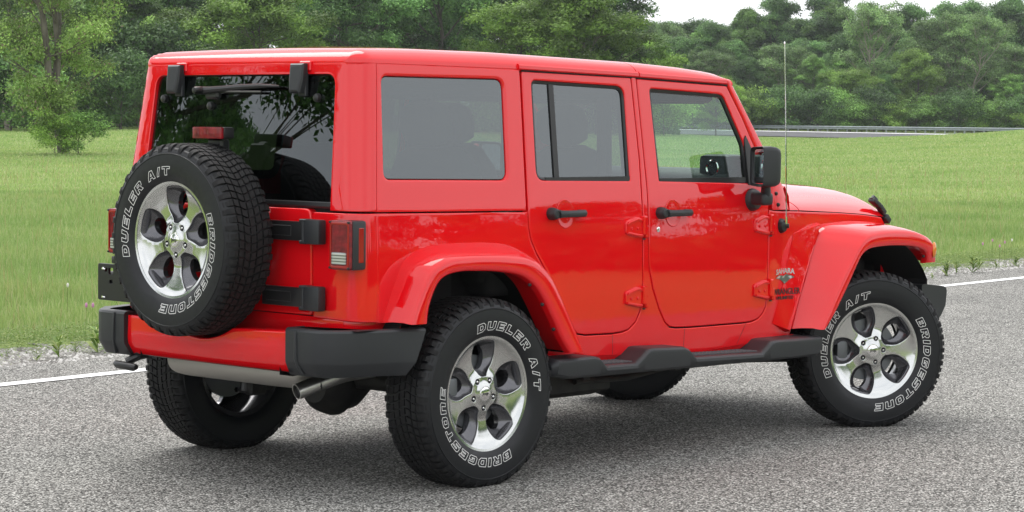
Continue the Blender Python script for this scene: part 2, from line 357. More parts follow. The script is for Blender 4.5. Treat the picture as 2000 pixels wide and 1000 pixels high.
def rim(parent, phase, full=True):     # degrees clockwise from the top
    def face_h(r): return interp(r, [0, .036, .045, .060, .075, .085, .11, .16, .20, .222, .230, .236, .243, .246], [.090, .090, .084, .082, .082, .076, .070, .074, .082, .090, .096, .101, .105, .103])
    mb = MB(); half = [(0, .071), (.017, .074), (.033, .092), (.047, .107), (.060, .127), (.067, .152), (.068, .178), (.064, .203), (.054, .218), (.040, .2235), (.015, .2265), (0, .227)]
    lf = half+[(-x, y) for x, y in half[-2:0:-1]]; lf = [tuple(q) for q in catmull(lf+[lf[0]], 2)][:-1]
    lf = ccw([(q[0], q[1]) for q in lf]); circ = [(.246*math.cos(2*math.pi*k/120), .246*math.sin(2*math.pi*k/120)) for k in range(120)]
    holes = []; lugs = []
    for k in range(5):
        a = -R(phase+72*k); c, s_ = math.cos(a), math.sin(a); holes.append([(x*c-y*s_, x*s_+y*c) for x, y in lf])
        a2 = math.pi/2-R(phase+36+72*k); lugs.append((.0635*math.cos(a2), .0635*math.sin(a2)))
    lh = [[(x+.0125*math.cos(2*math.pi*i/16), y+.0125*math.sin(2*math.pi*i/16)) for i in range(16)] for x, y in lugs]
    fm = lambda u, v, d: Vector((u, -(face_h(math.hypot(u, v))-d), v))
    panel(mb, circ, holes+lh, fm, t=.012, b=.002, g=.010, step=.009, mi=0, hb=.0025, ht=.006)
    for h in holes:       # sloping painted pocket walls down to an oval hole
        h = resamp(h, .009); cx = sum(q[0] for q in h)/len(h); cy = sum(q[1] for q in h)/len(h); rr = math.hypot(cx, cy); er = (cx/rr, cy/rr); et = (-er[1], er[0]); hx, hy = er[0]*.152, er[1]*.152; rows = []
        for s_, dep in ((0, .004), (.10, .012), (.55, .030), (1., .040), (1.0, .065)):
            row = []
            for q in h:
                dx, dy = q[0]-hx, q[1]-hy; pr, pt = dx*er[0]+dy*er[1], dx*et[0]+dy*et[1]; an = math.atan2(pt, pr); tr, tt = .052*math.cos(an), .036*math.sin(an)
                gr, gt = pr*(1-s_)+tr*s_, pt*(1-s_)+tt*s_
                x, y = hx+er[0]*gr+et[0]*gt, hy+er[1]*gr+et[1]*gt
                hb = face_h(math.hypot(q[0], q[1]))-.004
                row.append((x, -((hb)*(1-s_)+(.082-.004)*s_-dep+.004), y))
            rows.append(row)
        mb.grid(rows, cv=True, mi=1)
    for (x, y) in lugs: mb.lathe([(.0125, -.076), (.0118, -.060), (.0001, -.060)], 'y', 16, 1, (x, 0, y))
    # barrel and back flange
    mb.lathe([(.246, -.103), (.243, -.099), (.236, -.092), (.222, -.084), (.214, -.070), (.212, -.02), (.220, .06), (.232, .095), (.246, .104), (.246, .110), (.225, .104)], 'y', 96, 1)
    mb.lathe([(.2145, -.062), (.19, -.030), (.11, -.034), (.085, -.02), (.085, .03), (.0001, .03)], 'y', 48, 1) if False else None
    mb.lathe([(.236, -.104), (.2485, -.1065), (.2495, -.1045), (.247, -.101)], 'y', 120, 0)
    rm = mb.build('rim', [ALU, POCK], parent, smooth=28)
    cb = MB(); cb.lathe([(.0001, -.0925), (.026, -.0925), (.028, -.0915), (.0285, -.0905), (.031, -.0905), (.0325, -.0890), (.034, -.080)], 'y', 40, 0)
    vs, fs = text_mesh('Jeep', .021, .0006, .0002); cb.add([(x, -.0930-z, y) for x, y, z in vs], fs, 1); cb.build('hub_cap', [CHROME, BADGE_K], parent)
    for (x, y) in lugs:
        lb = MB(); lb.lathe([(.0001, -.086), (.0035, -.0855), (.0052, -.083), (.0062, -.0815), (.0066, -.070), (.0078, -.069), (.0078, -.060)], 'y', 6, 0, (x, 0, y)); lb.build('lug_nut', CHROME, parent, smooth=20)
    return rm
def wheel(name, loc, rz, tc_, ph, brake=True):
    e = empty(name, loc, CAR, (0, 0, rz)); tyre(e, tc_); rim(e, ph)
    if brake:
        b = MB(); b.lathe([(.07, -.03), (.085, -.03), (.085, -.012), (.158, -.012), (.160, -.008), (.160, .012), (.07, .014)], 'y', 48, 0); b.lathe([(.0001, -.05), (.05, -.05), (.065, -.03)], 'y', 24, 0)
        b.build('brake_disc', BRAKE, e)
        c = MB(); pts = [(-.175+.02*abs(q), q*.055) for q in (-1, -.5, 0, .5, 1)]
        c.box((-.150, -.022, .01), (.062, .05, .125), .016, 0, None, 2); c.build('brake_caliper', BRAKE, e)
    else:
        b = MB(); b.lathe([(.0001, .0), (.13, .0), (.14, .01), (.14, .09)], 'y', 32, 0); b.build('wheel_mount', SATIN, e)
    return e
ZC = .4
wheel('wheel', (0, -.80, ZC), 0, 36, -1)
wheel('wheel', (2.946, -.80, ZC), R(-29.7), -63, -18)
wheel('wheel', (0, .80, ZC), math.pi, 10, 20)
wheel('wheel', (2.946, .80, ZC), math.pi-R(27), 70, 40)
wheel('spare_wheel', (-.8566, .0214, 1.0422), -math.pi/2, -53, 1, False)

# ------------------------------------------------------------------ the car: body surfaces
def W(z): return .79+.012*(1-((z-.75)/.4)**2) if z < 1.16 else .79-(z-1.16)*.12 if z < 1.75 else .7192-(z-1.75)*.16
W0 = W
def sid(u, v, d): return Vector((u, -(W(v)-d), v))
def narrow(x): return max(0, x-2.15)*.145
def fro(u, v, d): return Vector((u, -(W(v)-narrow(u)-d), v))
L1, L2 = .70, .14
def xr(z): return -.655+max(0, z-1.16)*.10
def xs(z): return -.549+(z-1.175)*.103 if z > 1.16 else -.549
RC = .09
def bak(u, v, d):
    s = 1 if u > 0 else -1; a = abs(u); Wv = W(v); X = xr(v)
    if a <= L1: q = a/L1; return Vector((X-.004+.008*q*q+d, -s*q*(Wv-RC), v))
    if a <= L1+L2:
        th = (a-L1)/L2*math.pi/2; return Vector((X+.004+RC*(1-math.cos(th))+d*math.cos(th), -s*(Wv-RC+RC*math.sin(th)-d*math.sin(th)), v))
    x0 = X+.004+RC; k = (a-L1-L2)/.05; return Vector((x0+(xs(v)-x0)*k, -s*(Wv-d), v))
def ub(y, z): return -y/(W(z)-RC)*L1          # world y -> panel u on the flat rear face
UE = L1+L2+.05
def both(fn):
    a = fn(False); b = fn(True); return a, b
def put(mb, name, mats, parent, mirror, smooth=35): return mb.build(name, mats, parent, smooth, mirror)

rear_door_pts = [(.391, 1.779), (.378, 1.45), (.366, 1.165), (.369, 1.09), (.383, 1.035), (.415, .978), (.470, .905), (.535, .815), (.600, .715), (.648, .640), (.690, .607), (.745, .598), (.93, .594), (.998, .597), (1.045, .607), (1.095, .640), (1.125, .690), (1.139, .80), (1.147, 1.155), (1.152, 1.376), (1.136, 1.766)]
front_door_pts = [(1.173, 1.762), (1.184, 1.437), (1.190, 1.258), (1.184, .988), (1.188, .884), (1.214, .79), (1.262, .69), (1.305, .628), (1.342, .602), (1.39, .595), (1.503, .592), (1.92, .590), (1.975, .593), (2.022, .604), (2.060, .628), (2.084, .662), (2.092, .71), (2.102, .985), (2.110, 1.136), (2.126, 1.256), (2.036, 1.442), (1.946, 1.598), (1.848, 1.741)]
rw_out = rnd([(.452, 1.738), (1.080, 1.722), (1.074, 1.288), (.438, 1.297)], [.03, .055, .012, .05])
fw_out = rnd([(1.262, 1.716), (1.812, 1.697), (1.950, 1.455), (1.962, 1.268), (1.282, 1.285)], [.02, .06, .10, .01, .01])
def door(kind, mirror):
    pts, win = (rear_door_pts, rw_out) if kind == 'rear' else (front_door_pts, fw_out)
    dp = offs(ccw(rnd(pts, .012, 3)), .0035)
    mb = MB(); panel(mb, dp, [win], sid, t=.03, b=.005, g=.055, step=.03, hb=.006, ht=.030)
    d = put(mb, kind+'_door', PAINT, CAR, mirror)
    # seal and frame round the window
    s = MB(); wi = ccw(win); o1 = offs(wi, .001); i1 = offs(wi, .016 if kind == 'front' else .014); rows = []
    for l, dd in ((o1, .012), (o1, .006), (offs(wi, .004), .004), (offs(wi, .010), .0055), (i1, .009), (i1, .020)): rows.append([sid(x, y, dd) for x, y in l])
    s.grid(rows, cv=True); zb = 1.300 if kind == 'rear' else 1.288
    bx = (.50, 1.076) if kind == 'rear' else (1.290, 1.962)
    lo = [sid(x, zb-.012+k, dd) for x in bx for k, dd in ((0, .004), (.022, .003), (.022, .012), (0, .012))]
    s.add(lo, [[0, 1, 5, 4], [1, 2, 6, 5], [0, 3, 7, 4], [0, 1, 2, 3], [4, 5, 6, 7]])
    put(s, 'window_seal', SATIN, d, mirror)
    g = MB(); gi = offs(ccw(win), .004); panel(g, gi, [], lambda u, v, q: sid(u, v, q+.014), t=.004, b=.001, g=.12, step=.05)
    put(g, 'window_glass', PRIV if kind == 'rear' else CLEARG, d, mirror, 3)
    if kind == 'rear':
        b = MB(); q = [sid(x, z, dd) for (x, z, dd) in ((.571, 1.726, .008), (.563, 1.305, .008), (.595, 1.302, .008), (.603, 1.726, .008), (.571, 1.726, .02), (.563, 1.305, .02), (.595, 1.302, .02), (.603, 1.726, .02))]
        b.add(q, [[0, 1, 2, 3], [0, 1, 5, 4], [3, 2, 6, 7]]); put(b, 'window_divider', SATIN, d, mirror)
    else:
        t_ = MB(); q = [(1.955, 1.262), (2.118, 1.245), (1.962, 1.50), (1.948, 1.48)]; panel(t_, q, [], lambda u, v, z: sid(u, v, z-.006), t=.01, b=.002, g=.1); put(t_, 'mirror_triangle', SATIN, d, mirror)
    # inner trim, below the window
    tr = MB(); tp = [(x, z) for x, z in offs(ccw(pts), .03) if z < 1.24]; tp = ccw(tp)
    tr.add([sid(x, z, .06) for x, z in tp], [list(range(len(tp)))]); put(tr, 'door_trim', INT, d, mirror)
    # handle: round escutcheon with key button, paddle grip, and the dished scoop behind it
    hx, hz = (.540, 1.150) if kind == 'rear' else (1.295, 1.138)
    y0 = -W(hz); h = MB(); h.lathe([(.0275, -y0-.002), (.0285, -y0+.012), (.027, -y0+.026), (.024, -y0+.032), (.0235, -y0+.034)], 'y', 28, 0, (hx-.028, 0, hz))
    h.v = [(x, -y, z) for x, y, z in h.v]; b_ = MB(); b_.lathe([(.0245, -y0+.030), (.021, -y0+.040), (.0145, -y0+.043), (.0135, -y0+.040), (.0001, -y0+.040)], 'y', 28, 0, (hx-.026, 0, hz)); b_.v = [(x, -y, z) for x, y, z in b_.v]; h.add(b_.v, b_.f)
    rows = []
    for x_, hh, yo, th in ((-.010, .019, .037, .014), (.01, .0165, .044, .012), (.04, .0155, .046, .011), (.09, .0155, .045, .011), (.150, .016, .040, .013), (.168, .0165, .034, .016), (.176, .012, .028, .010)):
        rows.append([(hx+x_, y0-yo+dy*th, hz-.001+dz*hh) for dy, dz in ((-.55, .5), (-.75, .0), (-.55, -.5), (-.2, -.95), (.5, -1), (1, -.6), (1, .6), (.5, 1), (-.2, .95))])
    h.grid(rows, cv=True, flip=True); h.add(rows[-1], [list(range(9))]); h.box((hx+.155, y0-.014, hz), (.028, .030, .03), .006)
    put(h, 'door_handle', PLAST, d, mirror, 40)
    sc = MB(); rows = []
    for r, dd in ((1.05, .0002), (1.0, -.0018), (.93, .0005), (.8, .0), (.5, .004), (.02, .006)):
        rows.append([sid(hx+.068+r*.056*math.cos(2*math.pi*k/40), hz-.002+r*.062*math.sin(2*math.pi*k/40), dd-.0015) for k in range(40)])
    sc.grid(rows, cv=True); put(sc, 'handle_scoop', PAINT, d, mirror, 60)
    if kind == 'front':
        k = MB(); yk = W(1.062); k.lathe([(.0001, yk+.004), (.006, yk+.004), (.0065, yk+.006), (.0125, yk+.004), (.0135, yk-.002)], 'y', 24, 0, (1.252, 0, 1.062)); k.v = [(x, -y, z) for x, y, z in k.v]; put(k, 'door_lock', CHROME, d, mirror)
    return d
for mi_ in (False, True):
    for kd in ('rear', 'front'):
        d = door(kd, mi_)
        for zc in ((1.072, .750) if kd == 'rear' else (1.060, .742)):
            hb = MB(); xe = 1.132 if kd == 'rear' else 2.100
            if zc < .9: xe -= .004
            y0 = -W(zc)
            # leaf plate tapering away from the knuckle, with a raised rib and two bolts
            pl = [(xe-.118, zc+.024), (xe-.110, zc+.034), (xe-.04, zc+.052), (xe-.004, zc+.046), (xe-.004, zc-.046), (xe-.04, zc-.042), (xe-.108, zc-.028), (xe-.118, zc-.020)]
            panel(hb, pl, [], lambda u, v, q: Vector((u, -(W(v)+.012+(u-xe)*.02-q), v)), t=.014, b=.004, g=.04, step=.02)
            rb = [(xe-.104, zc+.010), (xe-.100, zc+.022), (xe-.035, zc+.040), (xe-.006, zc+.034), (xe-.006, zc+.006), (xe-.05, zc+.004)]
            panel(hb, [(xe-.112, zc+.018), (xe-.106, zc+.030), (xe-.038, zc+.048), (xe-.006, zc+.042), (xe-.006, zc+.030), (xe-.040, zc+.036), (xe-.100, zc+.018)], [], lambda u, v, q: Vector((u, -(W(v)+.019-q), v)), t=.012, b=.003, g=.04, step=.02)
            panel(hb, [(xe-.112, zc-.014), (xe-.112, zc-.024), (xe-.040, zc-.038), (xe-.006, zc-.040), (xe-.006, zc-.028), (xe-.04, zc-.026)], [], lambda u, v, q: Vector((u, -(W(v)+.019-q), v)), t=.012, b=.003, g=.04, step=.02)
            hb.box((xe+.008, y0-.010, zc+.012), (.028, .030, .088), .006); hb.box((xe+.020, y0-.010, zc-.018), (.020, .030, .060), .006)
            ho = put(hb, 'hinge', PAINT, d, mi_, 30)
            bt = MB()
            for bx_ in (-.082, -.038):
                q = MB(); q.lathe([(.0001, -y0+.0165), (.003, -y0+.0165), (.0035, -y0+.0175), (.0065, -y0+.016), (.007, -y0+.01)], 'y', 12, 0, (xe+bx_, 0, zc-.001)); q.v = [(x, -y, z) for x, y, z in q.v]; put(q, 'bolt', PAINT, d, mi_)
            q = MB(); q.lathe([(.007, zc-.054), (.007, zc-.048)], 'z', 12, 0, (xe+.008, y0-.012, 0)); put(q, 'pin', SATIN, d, mi_)

# ---- tub sides (rear quarter, rocker, pillar, cowl side) as one pressing
def side_panel(mirror):
    ga = .006; rd = offopen(rear_door_pts[::1], 0)
    Ld = list(rear_door_pts); Fd = list(front_door_pts)
    rd_o = offs(ccw(Ld), -ga*.5) ; fd_o = offs(ccw(Fd), -ga*.5)
    # walk: keep the traced order (rear edge down, bottom, front edge up)
    if area(Ld) < 0: rd_o = rd_o[::-1]
    if area(Fd) < 0: fd_o = fd_o[::-1]
    A_ = [(-.549, .722), (-.549, 1.172), (.360, 1.160)]
    ra = rd_o[2:]; fa = fd_o[:19]
    ra[-1] = (ra[-1][0], 1.768); fa[0] = (fa[0][0], 1.766)
    B_ = [(2.155, 1.130), (2.42, 1.121), (2.8, 1.105), (3.10, 1.088), (3.33, 1.068), (3.40, 1.0), (3.40, .90), (3.0, .93), (2.74, .905), (2.60, .85), (2.47, .72), (2.36, .58), (2.32, .50), (1.6, .470), (.76, .500), (.66, .53), (.57, .66), (.50, .78), (.40, .90), (.28, .965), (.1, .995), (-.15, 1.0), (-.27, .985), (-.35, .95), (-.40, .90), (-.46, .80), (-.49, .722)]
    mb = MB(); panel(mb, A_+ra+fa+B_, [], fro, t=.028, b=.004, g=.06, step=.03)
    return put(mb, 'body_side', PAINT, CAR, mirror)
both(side_panel)
def inner(mirror):    # dark inner skin seen only through the shut lines
    mb = MB(); pl = [(-.52, .56), (-.52, 1.15), (2.12, 1.12), (2.12, .53), (.75, .53), (.45, .95), (-.3, 1.0), (-.47, .74)]
    mb.add([sid(x, z, .045) for x, z in pl], [list(range(len(pl)))]); 
    for a, b in (((.395, 1.15), (.42, 1.76)), ((1.125, 1.15), (1.19, 1.755)), ):
        mb.add([sid(a[0]-.05, a[1], .05), sid(b[0]+.03, a[1], .05), sid(b[0]+.03, b[1], .05), sid(a[0]-.05, b[1], .05)], [[0, 1, 2, 3]])
    return put(mb, 'inner_sill', LINER, CAR, mirror)
both(inner)
def rocker(mirror):   # lower sill turning under the body
    mb = MB(); rows = []
    for x in np.linspace(.50, 2.32, 24):
        b = interp(x, [.5, .76, 1.6, 2.32], [.530, .500, .470, .500]); rows.append([(x, -.797+.0, b+.012), (x, -.795, b+.002), (x, -.775, b-.030), (x, -.70, b-.045), (x, -.55, b-.04)])
    mb.grid(rows); 
    return put(mb, 'rocker_sill', PAINT, CAR, mirror)
both(rocker)
JOINT = mat('joint_sealer', (.10, .003, .003), .5)
def splits(mirror):   # short panel joints on the sill
    for (x0, z0, x1, z1) in ((.93, .590, .935, .50), (1.452, .588, 1.448, .49), (1.925, .588, 1.86, .49)):
        mb = MB(); mb.add([sid(x0, z0, -.0006), sid(x0+.003, z0, -.0006), sid(x1+.003, z1, -.0006), sid(x1, z1, -.0006)], [[0, 1, 2, 3]]); put(mb, 'panel_joint', JOINT, CAR, mirror)
both(splits)

# ---- rear: tub corners, tailgate, hardtop
def corner(mirror):
    y = -.519; u0 = ub(y, 1.); mb = MB()
    o = rnd([(u0, .735), (UE, .725), (UE, 1.172), (u0+.008, 1.172), (u0, 1.150)], [.01, 0, 0, .01, .01])
    panel(mb, o, [], bak, t=.03, b=.004, g=.045, step=.025); return put(mb, 'body_corner', PAINT, CAR, mirror)
both(corner)
tg = MB(); u0 = ub(-.512, 1.); panel(tg, rnd([(-u0, .742), (u0, .742), (u0, 1.185), (-u0, 1.185)], [.012, .012, .035, .035]), [], bak, t=.04, b=.007, g=.06, step=.04)
TG = tg.build('tailgate', PAINT, CAR)
sl = MB(); rows = []
for y in np.linspace(-.77, .77, 20): rows.append([(-.646, y*.91, .738), (-.648, y*.91, .722), (-.646, y*.91, .69), (-.62, y*.91, .64), (-.56, y*.91, .60)])
sl.grid(rows)
for s_ in (-1, 1): sl.grid([[(x, s_*y, .735), (x-.002, s_*(y+.003), .722), (x, s_*(y-.002), .69), (x+.02, s_*(y-.02), .64)] for x, y in ((-.646, .69), (-.638, .715), (-.61, .748), (-.57, .762), (-.38, .764))])
sl.build('rear_sill', PAINT, CAR)
# tailgate straps and hinges
for z, far in ((1.092, -.0), (.817, -.247)):
    st = MB(); x0 = -.670
    st.box((x0-.012, (far-.505)/2, z), (.026, .505+far, .080), .004, 0, None, 2)
    so_ = MB(); fr = [(far-.03 if far < -.1 else -.15, 0)]
    st_o = st.build('tailgate_strap', SATIN, TG)
    rr = MB()
    for (a, b) in ((-.022, -.019), (.019, .022)): rr.box((x0-.0265, (fr[0][0]-.43)/2, z+(a+b)/2), (.003, abs(-.43-fr[0][0]), .003), .001)
    rr.box((x0-.0265, -.43, z), (.003, .003, .044), .001); rr.build('strap_rib', SATIN, TG)
    hg = MB(); hg.box((x0-.016, -.565, z+.0), (.044, .095, .102), .008, 0, None, 2); hg.box((x0-.016, -.513, z+.044), (.044, .045, .016), .004); hg.box((x0-.016, -.513, z-.044), (.044, .045, .016), .004)
    hg.tube([(x0-.03, -.513, z-.045), (x0-.03, -.513, z+.045)], .009, 10); hg.build('tailgate_hinge', PLAST, CAR)
# hardtop back, an inverted U around the glass
gw0, gw1 = .618, .585
def hardtop_back():
    ub0 = ub(-gw0, 1.19); ub1 = ub(-gw1, 1.735)
    inner_ = rnd([(-ub0, 1.0), (-ub0, 1.19), (-ub1, 1.742), (ub1, 1.742), (ub0, 1.19), (ub0, 1.0)], [0, 0, .05, .05, 0, 0])
    inner_ = [q for q in inner_ if q[1] > 1.181]
    o = [(-UE, 1.180), (-ub0, 1.180)]+inner_+[(ub0, 1.180), (UE, 1.180), (UE, 1.7895), (-UE, 1.7895)]
    mb = MB(); panel(mb, o, [], bak, t=.03, b=.0035, g=.045, step=.022); return mb.build('hardtop', PAINT, CAR)
HT = hardtop_back()
rg = MB(); ug0, ug1 = ub(-gw0+.004, 1.2), ub(-gw1+.004, 1.735); panel(rg, rnd([(-ug0, 1.212), (ug0, 1.212), (ug1, 1.737), (-ug1, 1.737)], [.01, .01, .045, .045]), [], lambda u, v, d: bak(u, v, d+.014), t=.005, b=.0015, g=.1, step=.05)
RG = rg.build('rear_window', REARG, CAR, 6)
bl = MB()
for yy in (1, -1): pass
rows = [[bak(u, z, d) for z, d in ((1.215, .011), (1.212, .004), (1.196, .002), (1.188, .010), (1.188, .02))] for u in np.linspace(-ub(-gw0+.004, 1.2), ub(-gw0+.004, 1.2), 24)]
bl.grid(rows); bl.build('window_sill', SATIN, RG)
it = MB(); it.grid([[bak(u, z, .035) for z in (1.15, 1.24)] for u in np.linspace(-.6, .6, 12)]); it.build('window_frit', LINER, RG)
def quarter(mirror):
    o = [(xs(1.18)+.003, 1.178), (.355, 1.167), (.366, 1.45), (.380, 1.782), (xs(1.79)+.003, 1.788)]
    win = rnd([(-.458, 1.736), (.272, 1.738), (.252, 1.300), (-.488, 1.310)], [.035, .045, .045, .035])
    mb = MB(); panel(mb, o, [win], lambda u, v, d: sid(u, v, d), t=.03, b=.003, g=.06, step=.03, hb=.012, ht=.016)
    q = put(mb, 'hardtop_side', PAINT, CAR, mirror)
    g = MB(); panel(g, offs(ccw(win), .003), [], lambda u, v, d: sid(u, v, d+.012), t=.004, b=.0015, g=.12, step=.04); go = put(g, 'quarter_window', PRIV, CAR, mirror, 3)
    f = MB(); rows = [[sid(x, z, .018) for x, z in l] for l in (offs(ccw(win), -.03), offs(ccw(win), .012))]; f.grid(rows, cv=True); put(f, 'window_frit', LINER, go, mirror)
    return q
both(quarter)
# roof: two mouldings with a joint at the middle pillar
def ztop(x): return interp(x, [-.6, .3, .6, 1.29, 1.6, 1.80, 1.90, 1.94], [1.849, 1.849, 1.843, 1.829, 1.815, 1.800, 1.785, 1.772])
def zgut(x): return interp(x, [-.6, .4, 1.15, 1.85, 1.93], [1.787, 1.783, 1.768, 1.747, 1.742])
XR0 = -.592
def roof_z(x, s):     # s: distance from the edge of the roof
    e = zgut(x)+.003; t = max(0, min(1, 1-s/.115)); top = ztop(x); return e+(top-e)*math.sqrt(max(0, 1-t**2.1))
def roof(x0, x1, name, rear, mirrorless=True):
    xs_ = []
    if rear: xs_ += [XR0+q for q in (0, .002, .006, .012, .022, .036, .055, .08, .11, .16)]
    a = xs_[-1]+.06 if rear else x0; xs_ += list(np.linspace(a, x1, max(3, int((x1-a)/.06)))); rows = []
    ss = [0, .002, .006, .013, .024, .040, .060, .085, .115, .16, .24, .36, .5, .62, .722]
    for x in xs_:
        dx = x-XR0; rr = .085; hw = .7135 if dx > rr else .7135-(rr-math.sqrt(max(0, rr*rr-(rr-dx)**2)))
        row = []
        for s in [*ss[:-1]]+[.722]: row.append((s, 1))
        lst = []
        for s in ss: lst.append(-(hw-s*hw/.722))
        ys_ = lst+[-q for q in lst[-2::-1]]
        r_ = []
        for j, y in enumerate(ys_):
            s = hw-abs(y); s2 = min(s, dx if rear else (1.918-x)*1.3+.006); sm = s2
            z = roof_z(x, sm)+.026*(1-(y/.722)**2)*min(1, (dx if rear else 9)/.4)
            # long stiffening pads pressed into the roof
            if .10 < abs(y) < .50 and x > -.1 and x < 1.05: z += .0015*min(1, (abs(y)-.10)/.03, (.50-abs(y))/.03, (x+.1)/.05, (1.05-x)/.05)
            r_.append((x+(-.004+.008*min(1, abs(y)/.62)**2)*max(0, 1-dx/.3)+.0, y, z))
        rows.append(r_)
    # turned-down skirt to the gutter
    mb = MB(); mb.grid(rows)
    for row in (rows,):
        for side_ in (0, -1):
            sk = [[r_[side_], (r_[side_][0], r_[side_][1]+(.004 if side_ == 0 else -.004), r_[side_][2]-.012), (r_[side_][0], r_[side_][1]+(.035 if side_ == 0 else -.035), r_[side_][2]-.012)] for r_ in rows]; mb.grid(sk)
    if rear: mb.grid([[q, (q[0]+.004, q[1], q[2]-.012), (q[0]+.04, q[1]*.96, q[2]-.012)] for q in rows[0]])
    for r_ in ((rows[-1],) if rear else (rows[0],)): mb.grid([[q, (q[0]+(-.0 if rear else .0), q[1], q[2]-.03)] for q in r_])
    return mb.build(name, PAINT, CAR, 50)
roof(XR0, 1.182, 'hardtop_roof', True); roof(1.187, 1.905, 'roof_panel', False)
hl = MB(); hl.grid([[(x, y, 1.775-.02*(x > 1.2)-.03*(abs(y) > .6)) for y in (-.68, -.6, 0, .6, .68)] for x in (-.52, 0, .6, 1.2, 1.86)]); hl.build('headliner', INT, CAR)
def drip(mirror):
    mb = MB()
    for (a, b) in ((.372, 1.180), (1.188, 1.845)):
        rows = []
        for i, x in enumerate(np.linspace(a, b, 20)):
            z = zgut(x); k = min(1, i/1.0) if a < 1 else 1
            rows.append([(x, -.704, z+.026), (x, -.716-.004*k, z+.024), (x, -.722-.004*k, z+.018), (x, -.723-.004*k, z+.004), (x, -.720, z-.001), (x, -.70, z-.001)])
        mb.grid(rows); mb.add(rows[0], [list(range(6))]); mb.add(rows[-1], [list(range(6))])
    o = put(mb, 'drip_rail', PAINT, CAR, mirror)
    s = MB(); rows = [[(x, -.7195, zgut(x)-.001), (x, -.714, zgut(x)-.010), (x, -.70, zgut(x)-.012)] for x in np.linspace(.39, 1.86, 20)]; s.grid(rows); put(s, 'door_top_seal', LINER, CAR, mirror)
both(drip)
# windscreen frame, glass, cowl and bonnet
def pillar(mirror):
    mb = MB(); rows = []
    for t in np.linspace(0, 1, 12):
        zb = 1.135+(1.765-1.135)*t; xb = 2.150 if zb < 1.256 else 2.132-(zb-1.256)*(.282/.485)
        xb = interp(zb, [1.135, 1.256, 1.442, 1.598, 1.741, 1.78], [2.150, 2.140, 2.044, 1.954, 1.860, 1.845]); xf = interp(zb, [1.135, 1.25, 1.449, 1.624, 1.759, 1.78], [2.300, 2.262, 2.125, 2.004, 1.907, 1.897]); y = -W(zb)+.004
        rows.append([(xb, y+.05, zb), (xb, y+.003, zb), (xb+.005, y, zb), (xf-.022, y+.002, zb), (xf-.006, y+.012, zb), (xf, y+.030, zb), (xf-.004, y+.075, zb), (xf-.03, y+.08, zb)])
    mb.grid(rows); return put(mb, 'windshield_pillar', PAINT, CAR, mirror, 50)
both(pillar)
wf = MB(); rows = [[(1.86, y, 1.74), (1.897, y, 1.760), (1.912, y, 1.752), (1.935, y, 1.715), (1.90, y, 1.70)] for y in np.linspace(-.69, .69, 16)]; wf.grid(rows)
rows = [[(2.20, y, 1.19), (2.262, y, 1.252+.02*(1-(y/.77)**2)), (2.30, y, 1.20), (2.31, y, 1.13)] for y in np.linspace(-.77, .77, 16)]; wf.grid(rows); wf.build('windshield_frame', PAINT, CAR, 50)
wg = MB(); wg.grid([[(2.245-.335*t, y*(1-.08*t), 1.245+.50*t) for y in np.linspace(-.715, .715, 10)] for t in np.linspace(0, 1, 6)]); wg.build('windshield', CLEARG, CAR, 60)
def hood_rows(xl):
    rows = []
    for x in xl:
        Wh = .79-narrow(x)-.001; zg = interp(x, [2.15, 2.42, 2.8, 3.1, 3.33, 3.42], [1.134, 1.127, 1.109, 1.092, 1.073, 1.055]); zc = interp(x, [2.15, 2.42, 2.9, 3.25, 3.34, 3.38, 3.405, 3.42], [1.268, 1.262, 1.250, 1.232, 1.222, 1.208, 1.18, 1.13]); row = []
        for k in range(41):
            a = -1+k/20; yy = math.copysign(1-(1-abs(a))**1.5, a) if abs(a) < 1 else a
            row.append((x, yy*Wh, zg+(zc-zg)*max(0, 1-abs(yy)**2.6)**.75))
        rows.append(row)
    return rows
cw = MB(); r_ = hood_rows(np.linspace(2.155, 2.409, 5)); cw.grid(r_)
cw.build('cowl', PAINT, CAR, 60)
hd = MB(); r_ = hood_rows([2.419, 2.421]+list(np.linspace(2.46, 3.30, 12))+[3.33, 3.355, 3.375, 3.39, 3.402, 3.412, 3.42]); hd.grid(r_); hd.grid([[q, (q[0], q[1], q[2]-.02)] for q in r_[0]])
HOOD = hd.build('hood', PAINT, CAR, 60)
hs_ = MB(); r_ = hood_rows([2.40, 2.43]); hs_.grid([[(x, y*.985, z-.012) for x, y, z in q] for q in r_]); hs_.build('hood_seal', LINER, CAR, 60)
def latch(mirror):
    mb = MB(); M = rotm('Y', R(42)); y = -.600
    mb.box((3.300, y, 1.146), (.075, .042, .024), .006, 0, rotm('Y', R(28)), 2); mb.box((3.352, y-.006, 1.108), (.062, .036, .026), .006, 0, M, 2); mb.tube([(3.268, y, 1.165), (3.285, y, 1.175), (3.315, y, 1.160)], [.008, .012, .010], 8)
    mb.box((3.385, y-.010, 1.058), (.050, .05, .034), .008, 0, M, 2); mb.tube([(3.335, y-.016, 1.118), (3.378, y-.02, 1.060)], .006, 8); return put(mb, 'hood_latch', PLAST, HOOD, mirror)
both(latch)
